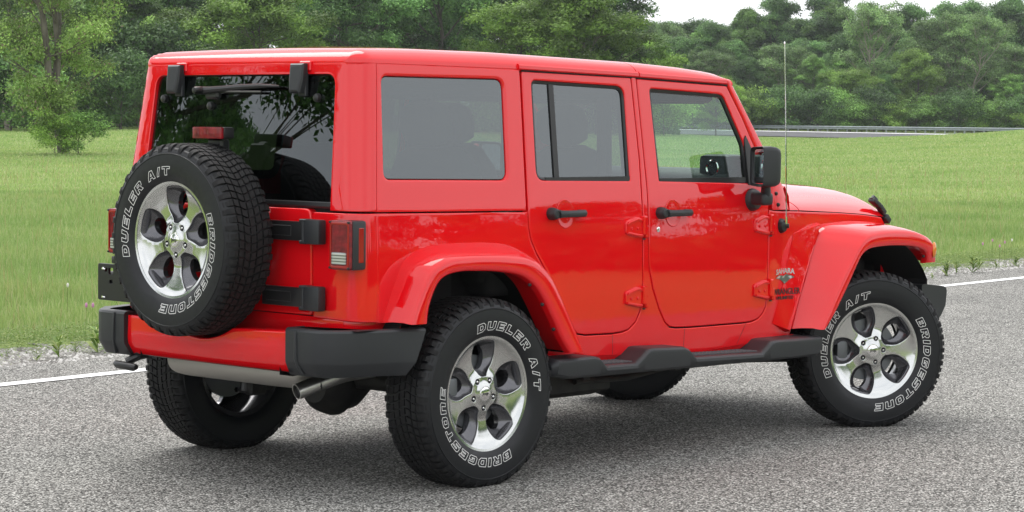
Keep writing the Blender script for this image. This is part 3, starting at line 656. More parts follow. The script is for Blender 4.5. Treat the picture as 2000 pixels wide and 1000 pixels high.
# fender wedge behind the front flare
WLX = lambda z: interp(z, [.575, .70, .81, .92, 1.012], [2.140, 2.20, 2.25, 2.30, 2.343]); WBX = lambda z: interp(z, [.535, .70, .79, .88, 1.052], [2.27, 2.36, 2.41, 2.47, 2.575])
def wed(x, z): return .032*max(0, min(1, (x-WLX(z))/(WBX(z)-WLX(z))))
def wedge(mirror):
    A_ = [(2.343, 1.012), (2.30, .92), (2.25, .81), (2.20, .70), (2.140, .575)]; B_ = [(2.575, 1.052), (2.47, .88), (2.41, .79), (2.36, .70), (2.27, .535)]
    mb = MB(); rows = []
    for i in range(5):
        a, b = A_[i], B_[i]; rows.append([(a[0]+(b[0]-a[0])*t, -(W(a[1])-narrow(a[0]+(b[0]-a[0])*t)+.0012+.032*t), a[1]+(b[1]-a[1])*t) for t in (0, .5, 1)])
    mb.grid(rows); mb.grid([[rows[0][k], (rows[0][k][0]+.03, -.72, rows[0][k][2]+.012)] for k in range(3)]); mb.grid([[rows[-1][k], (rows[-1][k][0]+.01, -.76, rows[-1][k][2]-.02)] for k in range(3)])
    return put(mb, 'fender_bulge', PAINT, CAR, mirror, 30)
both(wedge)
# dark apron under the bonnet gap
def apron(mirror):
    mb = MB(); mb.grid([[(x, -(.79-narrow(x)-k), interp(x, [2.15, 2.42, 2.8, 3.1, 3.33], [1.128, 1.121, 1.103, 1.086, 1.067])-dz) for k, dz in ((.012, -.010), (.018, .03), (.05, .2))] for x in np.linspace(2.14, 3.38, 14)])
    mb.grid([[(x, -(.79-narrow(x)-k), interp(x, [2.15, 2.42, 2.8, 3.1, 3.33], [1.128, 1.121, 1.103, 1.086, 1.067])+dz) for k, dz in ((.010, .006), (.20, .004))] for x in np.linspace(2.14, 3.38, 14)])
    return put(mb, 'engine_apron', LINER, CAR, mirror)
both(apron)
# fender flares
rear_fl = [((-.526, .722), (-.487, .722), (-.401, .722)), ((-.492, .807), (-.455, .80), (-.385, .80)), ((-.426, .942), (-.398, .905), (-.341, .882)), ((-.372, .995), (-.348, .956), (-.285, .918)), ((-.278, 1.029), (-.262, .985), (-.196, .932)), ((-.157, 1.040), (-.15, .991), (-.10, .931)), ((0, 1.040), (0, .988), (0, .926)), ((.125, 1.036), (.125, .981), (.10, .915)), ((.255, 1.018), (.245, .962), (.197, .890)), ((.38, .955), (.350, .900), (.282, .832)), ((.475, .83), (.446, .775), (.364, .725)), ((.56, .68), (.522, .655), (.435, .615)), ((.625, .545), (.588, .545), (.492, .545))]
front_fl = [((2.28, .539, .79), (2.363, .541), (2.393, .541)), ((2.325, .625, .79), (2.42, .62), (2.468, .612)), ((2.369, .711, .79), (2.487, .715), (2.535, .690)), ((2.425, .80, .785), (2.555, .805), (2.598, .768)), ((2.476, .895, .775), (2.625, .885), (2.658, .850)), ((2.548, 1.000, .76), (2.683, .950), (2.705, .903)), ((2.64, 1.046, .74), (2.755, .998), (2.775, .933)), ((2.80, 1.056, .72), (2.87, 1.015), (2.87, .942)), ((3.0, 1.057, .70), (3.0, 1.019), (3.0, .944)), ((3.15, 1.050, .68), (3.15, 1.011), (3.14, .937)), ((3.29, 1.028, .66), (3.275, .986), (3.23, .925)), ((3.39, .985, .65), (3.365, .945), (3.300, .900)), ((3.44, .92, .64), (3.415, .892), (3.330, .865)), ((3.46, .84, .63), (3.440, .838), (3.340, .838))]
def flare(st, mirror, front):
    A3 = [(a[0], -(a[2] if len(a) > 2 else .79)+.004, a[1]) for a, c, b in st]; n = len(st)
    yc = [-.925]*n
    if front: yc[-3:] = [-.918, -.906, -.892]
    C3 = [(c[0], y, c[1]) for (a, c, b), y in zip(st, yc)]; B3 = [(b[0], y-.012, b[1]) for (a, c, b), y in zip(st, yc)]
    A3, C3, B3 = catmull(A3, 5), catmull(C3, 5), catmull(B3, 5); rows = []
    for a, c, b in zip(A3, C3, B3):
        out = (c-a); d2 = (b-c); cen = Vector((0 if not front else 2.946, 0, .4)); inw = Vector((cen.x-b.x, 0, cen.z-b.z)).normalized()
        row = [a+Vector((0, .03, 0)), a, a+out*.12+Vector((0, 0, .0015)), a+out*.45+Vector((0, 0, .006)), a+out*.80+Vector((0, 0, .006)), a+out*.93+Vector((0, -.001, .002)), c+d2*.04+Vector((0, -.005, 0)), c+d2*.14+Vector((0, -.0095, 0)), c+d2*.35+Vector((0, -.012, 0)), c+d2*.85+Vector((0, -.006, 0)), b+Vector((0, .0, 0)), b+inw*.004+Vector((0, .008, 0)), b+inw*.006+Vector((0, .035, 0)), b-inw*.012+Vector((0, .045, 0)), Vector((b.x-inw.x*.02, -.78, b.z-inw.z*.02))]
        rows.append(row)
    mb = MB(); mb.grid(rows)
    for r_ in (rows[0], rows[-1]): mb.add(r_, [list(range(len(r_)))])
    o = put(mb, 'fender_flare', PAINT, CAR, mirror, 48)
    for t in ((9, 10, 11) if not front else (1, 3, 12)):
        b = B3[t*5-2]; bt = MB(); bt.lathe([(.0001, .012), (.006, .010), (.0085, .004), (.009, 0)], 'z', 12, 0); cen = Vector((0 if not front else 2.946, 0, .4)); inw = Vector((cen.x-b.x, 0, cen.z-b.z)).normalized()
        q = inw.to_track_quat('Z', 'Y').to_matrix(); bt.v = [tuple(q @ Vector(v)+b+inw*.004+Vector((0, .022, 0))) for v in bt.v]; put(bt, 'flare_bolt', SATIN, o, mirror)
    if front:
        ts = MB(); rows = []
        for r, h in ((1., 0), (.97, .006), (.8, .011), (.45, .015), (.02, .016)): rows.append([(3.392+math.cos(2*math.pi*k/24)*.024*r, -.922-h, .905+math.sin(2*math.pi*k/24)*.042*r) for k in range(24)])
        ts.grid(rows, cv=True); M = rotm('Z', R(24)); c0 = Vector((3.392, -.922, .905)); c1 = Vector((3.383, -.919, .905)); ts.v = [tuple(M @ (Vector(v)-c0)+c1) for v in ts.v]; put(ts, 'turn_signal', AMBER, o, mirror, 60)
    return o
for mi_ in (False, True): flare(rear_fl, mi_, False); flare(front_fl, mi_, True)
def well(cx, r0, mirror, x_lo, x_hi):
    mb = MB(); rows = []
    for k in range(25):
        a = R((18 if cx < 1 else 8)+(146 if cx < 1 else 160)*k/24); x = max(x_lo, min(x_hi, cx+r0*math.cos(a))); z = .42+r0*math.sin(a)*.985; z = min(z, .985 if cx < 1 else 1.0); rows.append([(x, -.90 if .0 else -.86, z), (x, -.60, z), (x, -.50, z)])
    mb.grid(rows); c = [(q[2][0], -.50, q[2][2]) for q in rows]; mb.add(c, [list(range(len(c)))])
    return put(mb, 'wheel_well', LINER, CAR, mirror)
for mi_ in (False, True): well(0, .56, mi_, -.50, .60); well(2.946, .58, mi_, 2.33, 3.42)

# ------------------------------------------------------------------ the car: bumpers, lamps, trim, running gear, cabin
def bump_map(u, v, d): return Vector((-.805+d+max(0, .568-v)*.55+.05*(abs(u)/.56)**2*.2, -u, v))
arc = [(-.0+math.cos(R(a))*.415-.0214, 1.0422+math.sin(R(a))*.422) for a in range(-128, -51, 4)]

dip = [(u, z) for u, z in sorted(arc) if z < .686]
bp = [(-.535, .512), (.535, .512), (.538, .56), (.532, .686)]+[(u, z) for u, z in dip[::-1]]+[(-.532, .686), (-.538, .56)]
rb = MB(); panel(rb, bp, [], bump_map, t=.085, b=.006, g=.05, step=.03); RB = rb.build('rear_bumper', PAINT, CAR, 40)
sh = MB(); sh.grid([[(-.735, y, .665), (-.70, y, .662), (-.66, y, .60)] for y in (-.55, 0, .55)]); sh.grid([[(-.80, y, .52), (-.70, y, .50), (-.6, y, .55)] for y in (-.55, 0, .55)]); sh.build('bumper_beam', DARK, RB)
def cap(mirror):
    mb = MB(); plan = [(-.70, -.525), (-.815, -.530), (-.818, -.60), (-.816, -.69), (-.808, -.722), (-.784, -.757), (-.74, -.800), (-.64, -.840), (-.50, -.880), (None, -.912)]
    rows = []
    for z, ins, xe in ((.700, .055, -.40), (.703, .018, -.385), (.699, .006, -.380), (.690, 0, -.380), (.66, 0, -.390), (.57, .0, -.432), (.558, .003, -.440), (.515, .030, -.472), (.507, .036, -.478), (.505, .06, -.48)):
        row = []
        for i, (x, y) in enumerate(plan):
            if x is None: x = xe
            nrm = Vector((-1, 0, 0)) if 0 < i < 4 else Vector((-.4, -.9, 0)).normalized() if i > 4 else Vector((-.8, -.6, 0)).normalized()
            if i == 0: nrm = Vector((0, 0, 0))
            xx, yy = x-nrm.x*ins, y-nrm.y*ins
            if i == 1: yy = y-.004+ (ins*.3 if ins < .05 else .01)
            # shallow vertical step beside the corner
            if i in (3,): xx += .0
            row.append((xx, yy, z))
        rows.append(row)
    mb.grid(rows)
    mb.add([(-.70, -.54, .70), (-.70, -.84, .70), (-.42, -.86, .70)]+[rows[0][i] for i in range(9, 0, -1)], [list(range(12))])
    mb.add([(q[0], q[1], q[2]) for q in rows[-1]], [list(range(10))]); e = [r_[-1] for r_ in rows]; mb.add([e[0], *e[1:], (-.48, -.80, .505), (-.40, -.80, .70)], [list(range(len(e)+2))])
    o = put(mb, 'bumper_cap', PLAST, RB, mirror, 28)
    rib = MB(); rib.tube([(-.816, -.598, .695), (-.8195, -.600, .66), (-.8195, -.602, .58), (-.811, -.606, .55), (-.792, -.618, .512)], .007, 8); put(rib, 'cap_rib', PLAST, RB, mirror)
    return o
both(cap)
hk = MB(); hk.tube([(-.68, .44, .53), (-.76, .50, .505), (-.80, .535, .478)], [.022, .020, .018], 10); hk.tube([(-.81, .452, .462), (-.812, .47, .460), (-.812, .58, .464), (-.81, .600, .468)], [.012, .018, .018, .013], 12); hk.build('tow_hook', SATIN, RB)
# tail lights
def tail(mirror):
    mb = MB(); mb.box((-.6545, -.7365, 1.045), (.075, .135, .202), .012, 0, None, 2); o = put(mb, 'tail_light', PLAST, CAR, mirror)
    l = MB(); panel(l, rnd([(.672, .944), (.797, .944), (.797, 1.146), (.672, 1.146)], .014), [], lambda u, v, d: Vector((-.703+d, -u, v)), t=.018, b=.006, g=.05); put(l, 'lens', REDL, o, mirror)
    f = MB(); fo = rnd([(.678, .951), (.791, .951), (.791, 1.139), (.678, 1.139)], .012); fi = rnd([(.686, .961), (.783, .961), (.783, 1.128), (.686, 1.128)], .010)
    panel(f, fo, [fi], lambda u, v, d: Vector((-.7065+d, -u, v)), t=.004, b=.0015, g=.05, step=.02); put(f, 'lens_frame', REDR, o, mirror)
    r_ = MB(); panel(r_, rnd([(.690, .966), (.775, .966), (.775, 1.016), (.690, 1.016)], .006), [], lambda u, v, d: Vector((-.7075+d, -u, v)), t=.005, b=.002, g=.05); put(r_, 'reversing_lens', CLEARL, o, mirror)
    s = MB(); s.box((-.647, -.8035, 1.045), (.028, .006, .142), .002); put(s, 'side_reflector', REDR, o, mirror)
    for (a, b) in ((.680, .952), (.789, .952), (.680, 1.138), (.789, 1.138)):
        q = MB(); q.lathe([(.0001, -.710), (.004, -.710), (.0055, -.707), (.0055, -.700)], 'x', 10, 0, (0, -a, b)); put(q, 'screw', SATIN, o, mirror)
    return o
both(tail)
# number plate bracket at the left
pb = MB(); panel(pb, rnd([(-.742, .742), (-.43, .742), (-.43, .905), (-.742, .905)], .012), [rnd([(-.69, .868), (-.675, .868), (-.675, .885), (-.69, .885)], .003), rnd([(-.665, .858), (-.632, .858), (-.632, .888), (-.665, .888)], .008), rnd([(-.658, .818), (-.634, .818), (-.634, .834), (-.658, .834)], .002)], lambda u, v, d: Vector((-.800+d, -u, v)), t=.012, b=.002, g=.05, step=.02, hb=.001)
pb.box((-.760, .60, .82), (.06, .20, .10), .01); pb.box((-.785, .585, .925), (.05, .10, .035), .010, 0, None, 2); PB = pb.build('plate_bracket', SATIN, CAR)
for z in (.883, .757):
    q = MB(); q.lathe([(.0001, -.808), (.006, -.808), (.008, -.804), (.008, -.798)], 'x', 6, 0, (0, .700, z)); q.tube([(-.805, .700, z), (-.805, .680, z-.002)], .004, 6); q.build('plate_screw', CHROME, PB, 20)
# third brake light on its mast above the spare
ms = MB(); ms.box((-.735, -.01, 1.37), (.05, .10, .20), .01); ms.box((-.775, -.035, 1.493), (.060, .185, .050), .01, 0, None, 2); ms.box((-.735, -.03, 1.44), (.03, .06, .08), .01); BL = ms.build('brake_light', SATIN, CAR)
l = MB(); l.box((-.810, -.0305, 1.493), (.016, .188, .050), .005, 0, None, 2); l.build('lens', REDL, BL)
for k in range(4):
    q = MB(); q.lathe([(.0001, -.8200), (.010, -.8195), (.0165, -.8185)], 'x', 16, 0, (0, .032-.042*k, 1.493)); q.build('lamp_cell', REDL, BL)
# rear glass fittings
for y in (-.385, .425):
    h = MB(); prof = [(-.042, 1.787), (.042, 1.787), (.042, 1.72), (.030, 1.662), (-.034, 1.662), (-.042, 1.72)]; rows = []
    for ins, dx in ((0, .0), (0, -.022), (.006, -.030), (.014, -.033)):
        row = []
        for (a, z) in prof:
            zc = 1.725; xx = xr(z)-.010+dx; row.append((xx, y-a*(1-ins/.042), zc+(z-zc)*(1-ins/.06)))
        rows.append(row)
    h.grid(rows, cv=True); h.add(rows[-1], [list(range(6))]); h.box((xr(1.70)-.002, y-.012, 1.70), (.02, .05, .10), .004); h.build('glass_hinge', PLAST, RG, 30)
    tb = MB(); tb.box((xr(1.77)-.004, y-.022, 1.777), (.014, .070, .040), .004); tb.build('hinge_pad', PAINT, RG)
wp = MB(); xw = lambda z: xr(z)-.035
wp.lathe([(.0001, -.085), (.013, -.083), (.017, -.07), (.018, -.02)], 'x', 16, 0, (xr(1.675)+.0, .215, 1.675)); wp.tube([(xw(1.675), .215, 1.675), (xw(1.68), .16, 1.678), (xw(1.69), -.05, 1.690)], [.017, .014, .011], 8); wp.tube([(xw(1.69), -.02, 1.689), (xw(1.69), -.17, 1.694), (xw(1.70), -.285, 1.692)], [.012, .010, .004], 8); wp.box((xr(1.665)-.012, .05, 1.668), (.012, .40, .010), .002)
wp.box((xr(1.66)-.01, .17, 1.655), (.03, .09, .035), .01); wp.build('rear_wiper', SATIN, RG)
for (y, z) in ((-.484, 1.644), (.52, 1.639), (.198, 1.608)):
    q = MB(); q.lathe([(.0001, -.009), (.010, -.008), (.0165, -.005), (.0185, .002), (.0185, .012)], 'x', 20, 0, (xr(z), y, z)); q.build('glass_stud', SATIN, RG)
# door mirrors
def mirror_(mr):
    o = MB(); M = rotm('Z', R(-31)); c = Vector((1.905, -.925, 1.352))
    def T(x, y, z): return tuple(M @ Vector((x, y, z))+c)
    rows = []
    for x, sy, sz in ((-.045, .90, .92), (-.050, 1., 1.), (-.040, 1.02, 1.02), (-.01, 1.02, 1.02), (.02, .98, .98), (.042, .86, .88), (.052, .66, .70), (.055, .3, .3)):
        base = rnd([(-.086, -.096), (.086, -.092), (.086, .092), (-.086, .098)], [.03, .03, .03, .022], 4); rows.append([T(x, y*sy, z*sz) for y, z in base])
    o.grid(rows, cv=True); o.add(rows[-1], [list(range(len(rows[-1])))]); 
    inn = [[T(x, y*s_, z*s_) for y, z in base] for x, s_ in ((-.045, .90), (-.020, .86))]; o.grid(inn, cv=True); o.add(inn[-1], [list(range(len(base)))])
    arm = [(1.93, -.905, 1.262), (1.945, -.895, 1.235), (1.955, -.885, 1.205)]; o.tube(arm, [.022, .024, .026], 12)
    o.box((1.955, -.862, 1.195), (.075, .10, .062), .022, 0, rotm('Z', R(-8)), 3)
    b = MB(); b.lathe([(.0001, .825), (.038, .824), (.046, .815), (.052, .798), (.053, .786)], 'y', 28, 0); b.v = [(x+1.975, -y, z*1.05+1.188) for x, y, z in b.v]; o.add(b.v, b.f)
    s = put(o, 'side_mirror', PLAST, CAR, mr, 40)
    g = MB(); gl = [T(-.038, y*.88, z*.88) for y, z in base]; g.add(gl, [list(range(len(gl)))]); put(g, 'mirror_glass', MIRR, s, mr, None)
both(mirror_)
# aerial
an = MB(); an.lathe([(.0001, .030), (.012, .030), (.024, .024), (.031, .010), (.033, -.002)], 'y', 24, 0); an.v = [(x+2.218, -y-(W(1.055)-narrow(2.218)), z*1.15+1.055) for x, y, z in an.v]; AN = an.build('antenna', SATIN, CAR)
bs = MB(); yb = -(W(1.055)-narrow(2.218))-.026; bs.tube([(2.218, yb+.01, 1.055), (2.232, yb-.014, 1.056)], .012, 12); bs.build('antenna_base', SATIN, AN)
rd = MB(); rd.tube([(2.218, yb-.006, 1.065), (2.217, yb-.006, 1.10)], .007, 10); rd.tube([(2.217, yb-.006, 1.095), (2.214, yb-.004, 1.3), (2.207, yb, 1.6), (2.196, yb+.006, 1.950)], [.0030, .0028, .0025, .0022], 8)
rd.lathe([(.0001, 1.962), (.004, 1.960), (.0042, 1.952), (.0001, 1.948)], 'z', 10, 0, (2.196, yb+.006, 0)); rd.build('antenna_rod', CHROME, AN)
for (x, z) in ((2.180, 1.215), (2.190, 1.160)):
    for mr in (False, True):
        q = MB(); q.lathe([(.0001, .008), (.007, .007), (.010, .002), (.010, -.004)], 'y', 14, 0); q.v = [(a+x, -b-W(z)+.003, c+z) for a, b, c in q.v]; put(q, 'frame_bolt', SATIN, CAR, mr)
# badges on the right and left front sides
def badge(mr):
    def put_text(mb, body, size, cx, cz, mi, off=0, sh=0, sx=1, bow=0):
        vs, fs = text_mesh(body, size, .0008, off, sh); s = -1 if mr else 1
        out = []
        for x, y, z in vs:
            x *= sx; X = cx+x*s; zz = cz+y+bow*(x*x); out.append((X, -(W(zz)-narrow(X)+.0030+z+wed(X, zz)), zz))
        mb.add(out, fs, mi)
    mb = MB(); put_text(mb, 'SAHARA', .036, 2.243, .830, 0, .0008, .12, 1.22, -.8)
    o = put(mb, 'model_badge', [BADGE_W, BADGE_K, BADGE_G], CAR, mr)
    pk = MB()
    def poly(pts, mi, h): pk.add([(x, -(W(z)-narrow(x)+h+.0012+wed(x, z)), z) for x, z in pts], [list(range(len(pts)))], mi)
    poly([(2.158, .797), (2.19, .812), (2.215, .810), (2.235, .806), (2.262, .815), (2.30, .808), (2.328, .797), (2.290, .790), (2.262, .776), (2.243, .766), (2.225, .780), (2.20, .790)], 2, .0020)
    poly([(2.162, .797), (2.188, .8085), (2.208, .806), (2.192, .796)], 0, .0028); poly([(2.222, .803), (2.258, .812), (2.262, .797), (2.246, .770), (2.232, .782)], 0, .0028); poly([(2.272, .803), (2.300, .806), (2.306, .795), (2.292, .792)], 0, .0028)
    put(pk, 'emblem', [BADGE_W, BADGE_K, BADGE_G], o, mr)
    m2 = MB(); put_text(m2, 'WRANGLER', .042, 2.250, .728, 1, .0005, 0, .98); put_text(m2, 'UNLIMITED', .022, 2.238, .698, 1, .0005, 0, 1.24); put(m2, 'model_name', [BADGE_W, BADGE_K], o, mr)
both(badge)
# running boards
TREADP = mat('grey_step_rubber', (.085, .085, .09), .6)
def board(mr):
    top = [(.40, .500), (.425, .520), (.66, .520), (.70, .512), (.745, .474), (.955, .470), (1.00, .498), (1.045, .528), (1.075, .531), (1.300, .522), (1.335, .510), (1.385, .470), (1.895, .458), (1.935, .482), (1.975, .508), (2.005, .512), (2.375, .508), (2.400, .498)]
    def zt(x): return interp(x, [a for a, b in top], [b for a, b in top])
    def zb(x): return interp(x, [.40, .50, 1.2, 2.2, 2.36, 2.40], [.448, .425, .418, .408, .410, .440])
    xs2 = sorted(set([round(float(q), 4) for q in np.linspace(.40, 2.40, 100)]+[a for a, b in top])); rows = []
    for x in xs2:
        t, b = zt(x), zb(x); e = min(1, (x-.40)/.03+.55, (2.40-x)/.03+.55); yo = -.935+.02*(1-e)*3
        rows.append([(x, -.745, t-.012), (x, -.755, t-.001), (x, -.80, t), (x, yo+.030, t), (x, yo+.012, t-.003), (x, yo+.002, t-.012), (x, yo, t-.024), (x, yo+.008, b+.014), (x, yo+.018, b+.003), (x, yo+.05, b), (x, -.80, b+.004), (x, -.76, b+.03)])
    mb = MB(); mb.grid(rows, cv=True); mb.add(rows[0], [list(range(12))]); mb.add(rows[-1], [list(range(12))])
    o = put(mb, 'running_board', PLAST, CAR, mr, 32)
    for (a, b) in ((.735, .965), (1.385, 1.900)):
        ch = MB(); n = int((b-a)/.030)
        for i in range(n+1):
            for j in range(6):
                x, y = a+.012+i*(b-a-.03)/n, -.780-j*.021; z = zt(x)+.0025
                for s_ in (-1, 1): ch.box((x+.006, y+s_*.0045, z), (.018, .005, .007), .0015, 0, rotm('Z', s_*R(38)))
        put(ch, 'step_tread', TREADP, o, mr)
    for x in (.75, 1.4, 2.1): br = MB(); br.box((x, -.70, .41), (.05, .22, .03), .005); put(br, 'step_bracket', DARK, o, mr)
both(board)
# exhaust: transverse silencer and tailpipe
mf = MB(); rows = []
for i, y in enumerate((.45, .44, .41, .36, .1, -.2, -.42, -.44, -.45)):
    k = (.3, .75, .95, 1, 1, 1, .95, .75, .3)[i]; rows.append([(-.56+.115*k*math.cos(2*math.pi*j/28), y, .487+.072*k*math.sin(2*math.pi*j/28)-.02*(y < 0)*0) for j in range(28)])
mf.grid(rows, cv=True); MUFO = mf.build('muffler', MUFF, CAR, 50)
tp = MB(); pth = [(-.35, -.40, .52), (-.42, -.455, .505), (-.56, -.470, .470), (-.66, -.450, .438), (-.735, -.432, .405)]; pth = [(-.34, -.56, .50), (-.48, -.53, .487), (-.60, -.50, .455), (-.70, -.475, .424)]
pth = [tuple(q) for q in catmull(pth, 4)]; tp.tube(pth, .034, 20, caps=False)
e = Vector(pth[-1]); tp.grid([[v for v in tp.v[-20:]], [tuple(Vector(v)*.0+Vector(v)+(e-Vector(v))*.12) for v in tp.v[-20:]]], cv=True)
tp.v = [v for v in tp.v]; TP = tp.build('exhaust_pipe', STEEL, CAR, 40)
ti = MB(); ti.tube([tuple(e+Vector((.012, .002, .006))), tuple(e+Vector((.10, -.03, .03)))], .0300, 20); ti.build('pipe_inside', LINER, TP)
# axles, springs, frame, driveline
for (x, nm) in ((0, 'rear_axle'), (2.946, 'front_axle')):
    a = MB(); a.tube([(x, -.70, ZC), (x, -.3, ZC), (x, .7, ZC)], .045, 16); a.lathe([(.0001, -.155), (.09, -.15), (.130, -.11), (.150, -.06), (.155, -.04), (.155, -.03), (.135, -.02), (.13, .06), (.07, .16), (.05, .2)], 'x', 24, 0, (x+.0, .03 if x < 1 else .25, ZC-.02))
    for k in range(10): an_ = 2*math.pi*k/10; a.lathe([(.0001, -.052), (.009, -.052), (.010, -.04)], 'x', 6, 0, (x, (.03 if x < 1 else .25)+.143*math.cos(an_), ZC-.02+.143*math.sin(an_)))
    for s_ in (-1, 1):
        a.box((x, s_*.55, ZC-.03), (.12, .06, .16), .02); a.box((x-.08, s_*.50, .33), (.10, .05, .10), .01)
    AX = a.build(nm, DARK, CAR)
    for s_ in (-1, 1):
        sp = MB(); sp.tube([(x-.02+.055*math.cos(q), s_*.47+.055*math.sin(q), .44+.0115*i) for i, q in enumerate(np.linspace(0, 2*math.pi*5.5, 32))], .0075, 6); sp.build('spring', SATIN, AX)
        dm = MB(); dx = -.12 if x < 1 else .14; dm.tube([(x+dx, s_*.53, .30), (x+dx*.8, s_*.52, .52)], .026, 12); dm.tube([(x+dx*.8, s_*.52, .52), (x+dx*.6, s_*.50, .80)], .034, 12); dm.tube([(x+dx, s_*.49, .30), (x+dx, s_*.57, .30)], .012, 8); dm.build('shock_absorber', SATIN, AX)
        bb = MB(); bb.tube([(x+dx, s_*.575, .30), (x+dx, s_*.59, .30)], .014, 6); bb.build('bolt', CHROME, AX)
fr = MB()
for s_ in (-1, 1):
    pts = [(-.78, s_*.50, .56), (-.45, s_*.50, .58), (.0, s_*.49, .60), (.45, s_*.50, .47), (.7, s_*.53, .42), (2.1, s_*.53, .42), (2.5, s_*.48, .52), (3.4, s_*.45, .55)]
    rows = [[(x, y-.04, z-.06), (x, y+.04, z-.06), (x, y+.04, z+.06), (x, y-.04, z+.06)] for x, y, z in pts]; fr.grid(rows, cv=True)
    fr.tube([(.05, s_*.56, .34), (.75, s_*.50, .37)], .028, 10); fr.tube([(2.9, s_*.50, .34), (2.2, s_*.48, .38)], .028, 10)
for x in (-.58, .5, 1.5, 2.3, 3.3): fr.box((x, 0, .63 if x < 0 else .47), (.10, 1.0, .07), .01)
fr.build('chassis_frame', DARK, CAR)
un = MB(); un.box((.85, -.30, .335), (.72, .40, .13), .04, 0, None, 2); un.box((1.75, -.05, .38), (.60, .50, .10), .03); un.box((2.75, 0, .62), (.7, .6, .3), .05); un.tube([(.15, .03, .39), (1.3, -.05, .42)], .035, 12); un.build('underbody', DARK, CAR)
sp2 = MB(); sp2.box((.82, -.56, .375), (.74, .03, .15), .01); sp2.tube([(.9, -.60, .36), (1.3, -.58, .35), (1.6, -.60, .385), (2.1, -.58, .40)], .014, 8); sp2.build('skid_plate', DARK, CAR)
ex = MB(); ex.tube([(1.0, -.42, .37), (1.45, -.46, .352), (1.7, -.40, .36), (2.2, -.30, .42)], .026, 12); ex.build('exhaust_front_pipe', STEEL, CAR)
# front end
gr = MB()
slots = [rnd([(y-.027, .70), (y+.027, .70), (y+.027, .98), (y-.027, .98)], .02) for y in np.linspace(-.27, .27, 7)]
hl_ = [[(c+.095*math.cos(q), .86+.095*math.sin(q)) for q in np.linspace(0, 2*math.pi, 29)[:-1]] for c in (-.45, .45)]
panel(gr, rnd([(-.60, .66), (.60, .66), (.60, 1.045), (-.60, 1.045)], [.05, .05, .05, .05]), slots+hl_, lambda u, v, d: Vector((3.455-d-.03*(u/.6)**2-.03*max(0, v-.9), u, v)), t=.06, b=.01, g=.05, hb=.006); GR = gr.build('grille', PAINT, CAR)
gb = MB(); gb.box((3.37, 0, .85), (.02, 1.1, .36), 0); gb.build('radiator', LINER, CAR)
for s_ in (-1, 1):
    h = MB(); h.lathe([(.0001, 3.452), (.05, 3.448), (.085, 3.436), (.092, 3.42), (.095, 3.38)], 'x', 32, 0, (0, s_*.45, .86)); h.build('headlight', mat('headlamp_glass', (.6, .6, .6), .05, .7, 1) if s_ < 0 else bpy.data.materials['headlamp_glass'], CAR)
fb = MB(); rows = []
for y in [-.868, -.862, -.84, -.80, -.62, -.3, 0, .3, .62, .80, .84, .862, .868]:
    a = abs(y); xf = 3.69-.07*(a/.87)**2*1.0-(.02 if a > .85 else 0); k = 1 if a < .865 else .9; hz = .075*k; zc = .620; lo = .535+.0*(a) ; rows.append([(3.36 if a > .6 else 3.45, y, .722-.006), (3.38 if a > .6 else 3.45, y, .722), (xf-.03, y, .698+.004), (xf-.008, y, .692), (xf, y, .675), (xf-.01, y, .60), (xf-.05, y, .548), (xf-.07, y, .535), (3.45, y, .53), (3.36 if a > .6 else 3.45, y, .60)])
fb.grid(rows, cv=True); fb.add(rows[0], [list(range(10))]); fb.add(rows[-1], [list(range(10))]); fb.build('front_bumper', PLAST, CAR, 30)
fm_ = MB(); fm_.box((3.42, 0, .6), (.12, .9, .12), .01); fm_.box((3.05, -.62, .78), (.10, .10, .18), .02); fm_.box((2.75, 0, .85), (.95, 1.0, .35), .05); fm_.build('engine_bay', LINER, CAR)
# cabin
fl = MB(); fl.box((.75, 0, .56), (2.9, 1.42, .04), 0); fl.box((-.19, .0, .80), (.80, 1.05, .45), .05); fl.build('cabin_floor', INT, CAR)
def seat(x, y, w_=.50, front=True):
    s = MB(); s.box((x, y, .86), (.50, w_, .16), .06, 0, None, 3); M = rotm('Y', R(-14)); 
    rows = []
    for t, ww, th in ((0, .44, .14), (.15, .50, .17), (.5, .50, .15), (.8, .44, .12), (.95, .34, .10), (1., .22, .06)):
        base = rnd([(-th/2, -ww/2*w_/.5), (th/2, -ww/2*w_/.5), (th/2, ww/2*w_/.5), (-th/2, ww/2*w_/.5)], .045, 3); rows.append([tuple(M @ Vector((a, b, t*.60))+Vector((x-.20, y, .86))) for a, b in base])
    s.grid(rows, cv=True); s.add(rows[-1], [list(range(len(rows[-1])))])
    o = s.build('seat', SEAT, CAR, 60)
    h = MB(); rows = []
    for t, ww, th in ((0, .17, .07), (.1, .24, .10), (.5, .27, .11), (.85, .24, .10), (1., .14, .06)):
        base = rnd([(-th/2, -ww/2), (th/2, -ww/2), (th/2, ww/2), (-th/2, ww/2)], .035, 3); rows.append([tuple(M @ Vector((a, b, .61+t*.19))+Vector((x-.20, y, .86))) for a, b in base])
    h.grid(rows, cv=True); h.add(rows[-1], [list(range(len(rows[-1])))]); h.tube([tuple(M @ Vector((0, q, .55))+Vector((x-.2, y, .86))) for q in (-.05, -.05)] if False else [tuple(M @ Vector((0, -.05, .52))+Vector((x-.2, y, .86))), tuple(M @ Vector((0, -.05, .64))+Vector((x-.2, y, .86)))], .006, 6); h.build('headrest', SEAT, o, 60)
for y in (-.37, .37): seat(1.42, y); seat(.52, y, .56)
db = MB(); rows = []
for y in np.linspace(-.70, .70, 12): rows.append([(2.20, y, 1.24), (2.05, y, 1.335), (1.93, y, 1.33), (1.87, y, 1.28), (1.86, y, 1.02), (1.93, y, .90), (2.1, y, .8)])
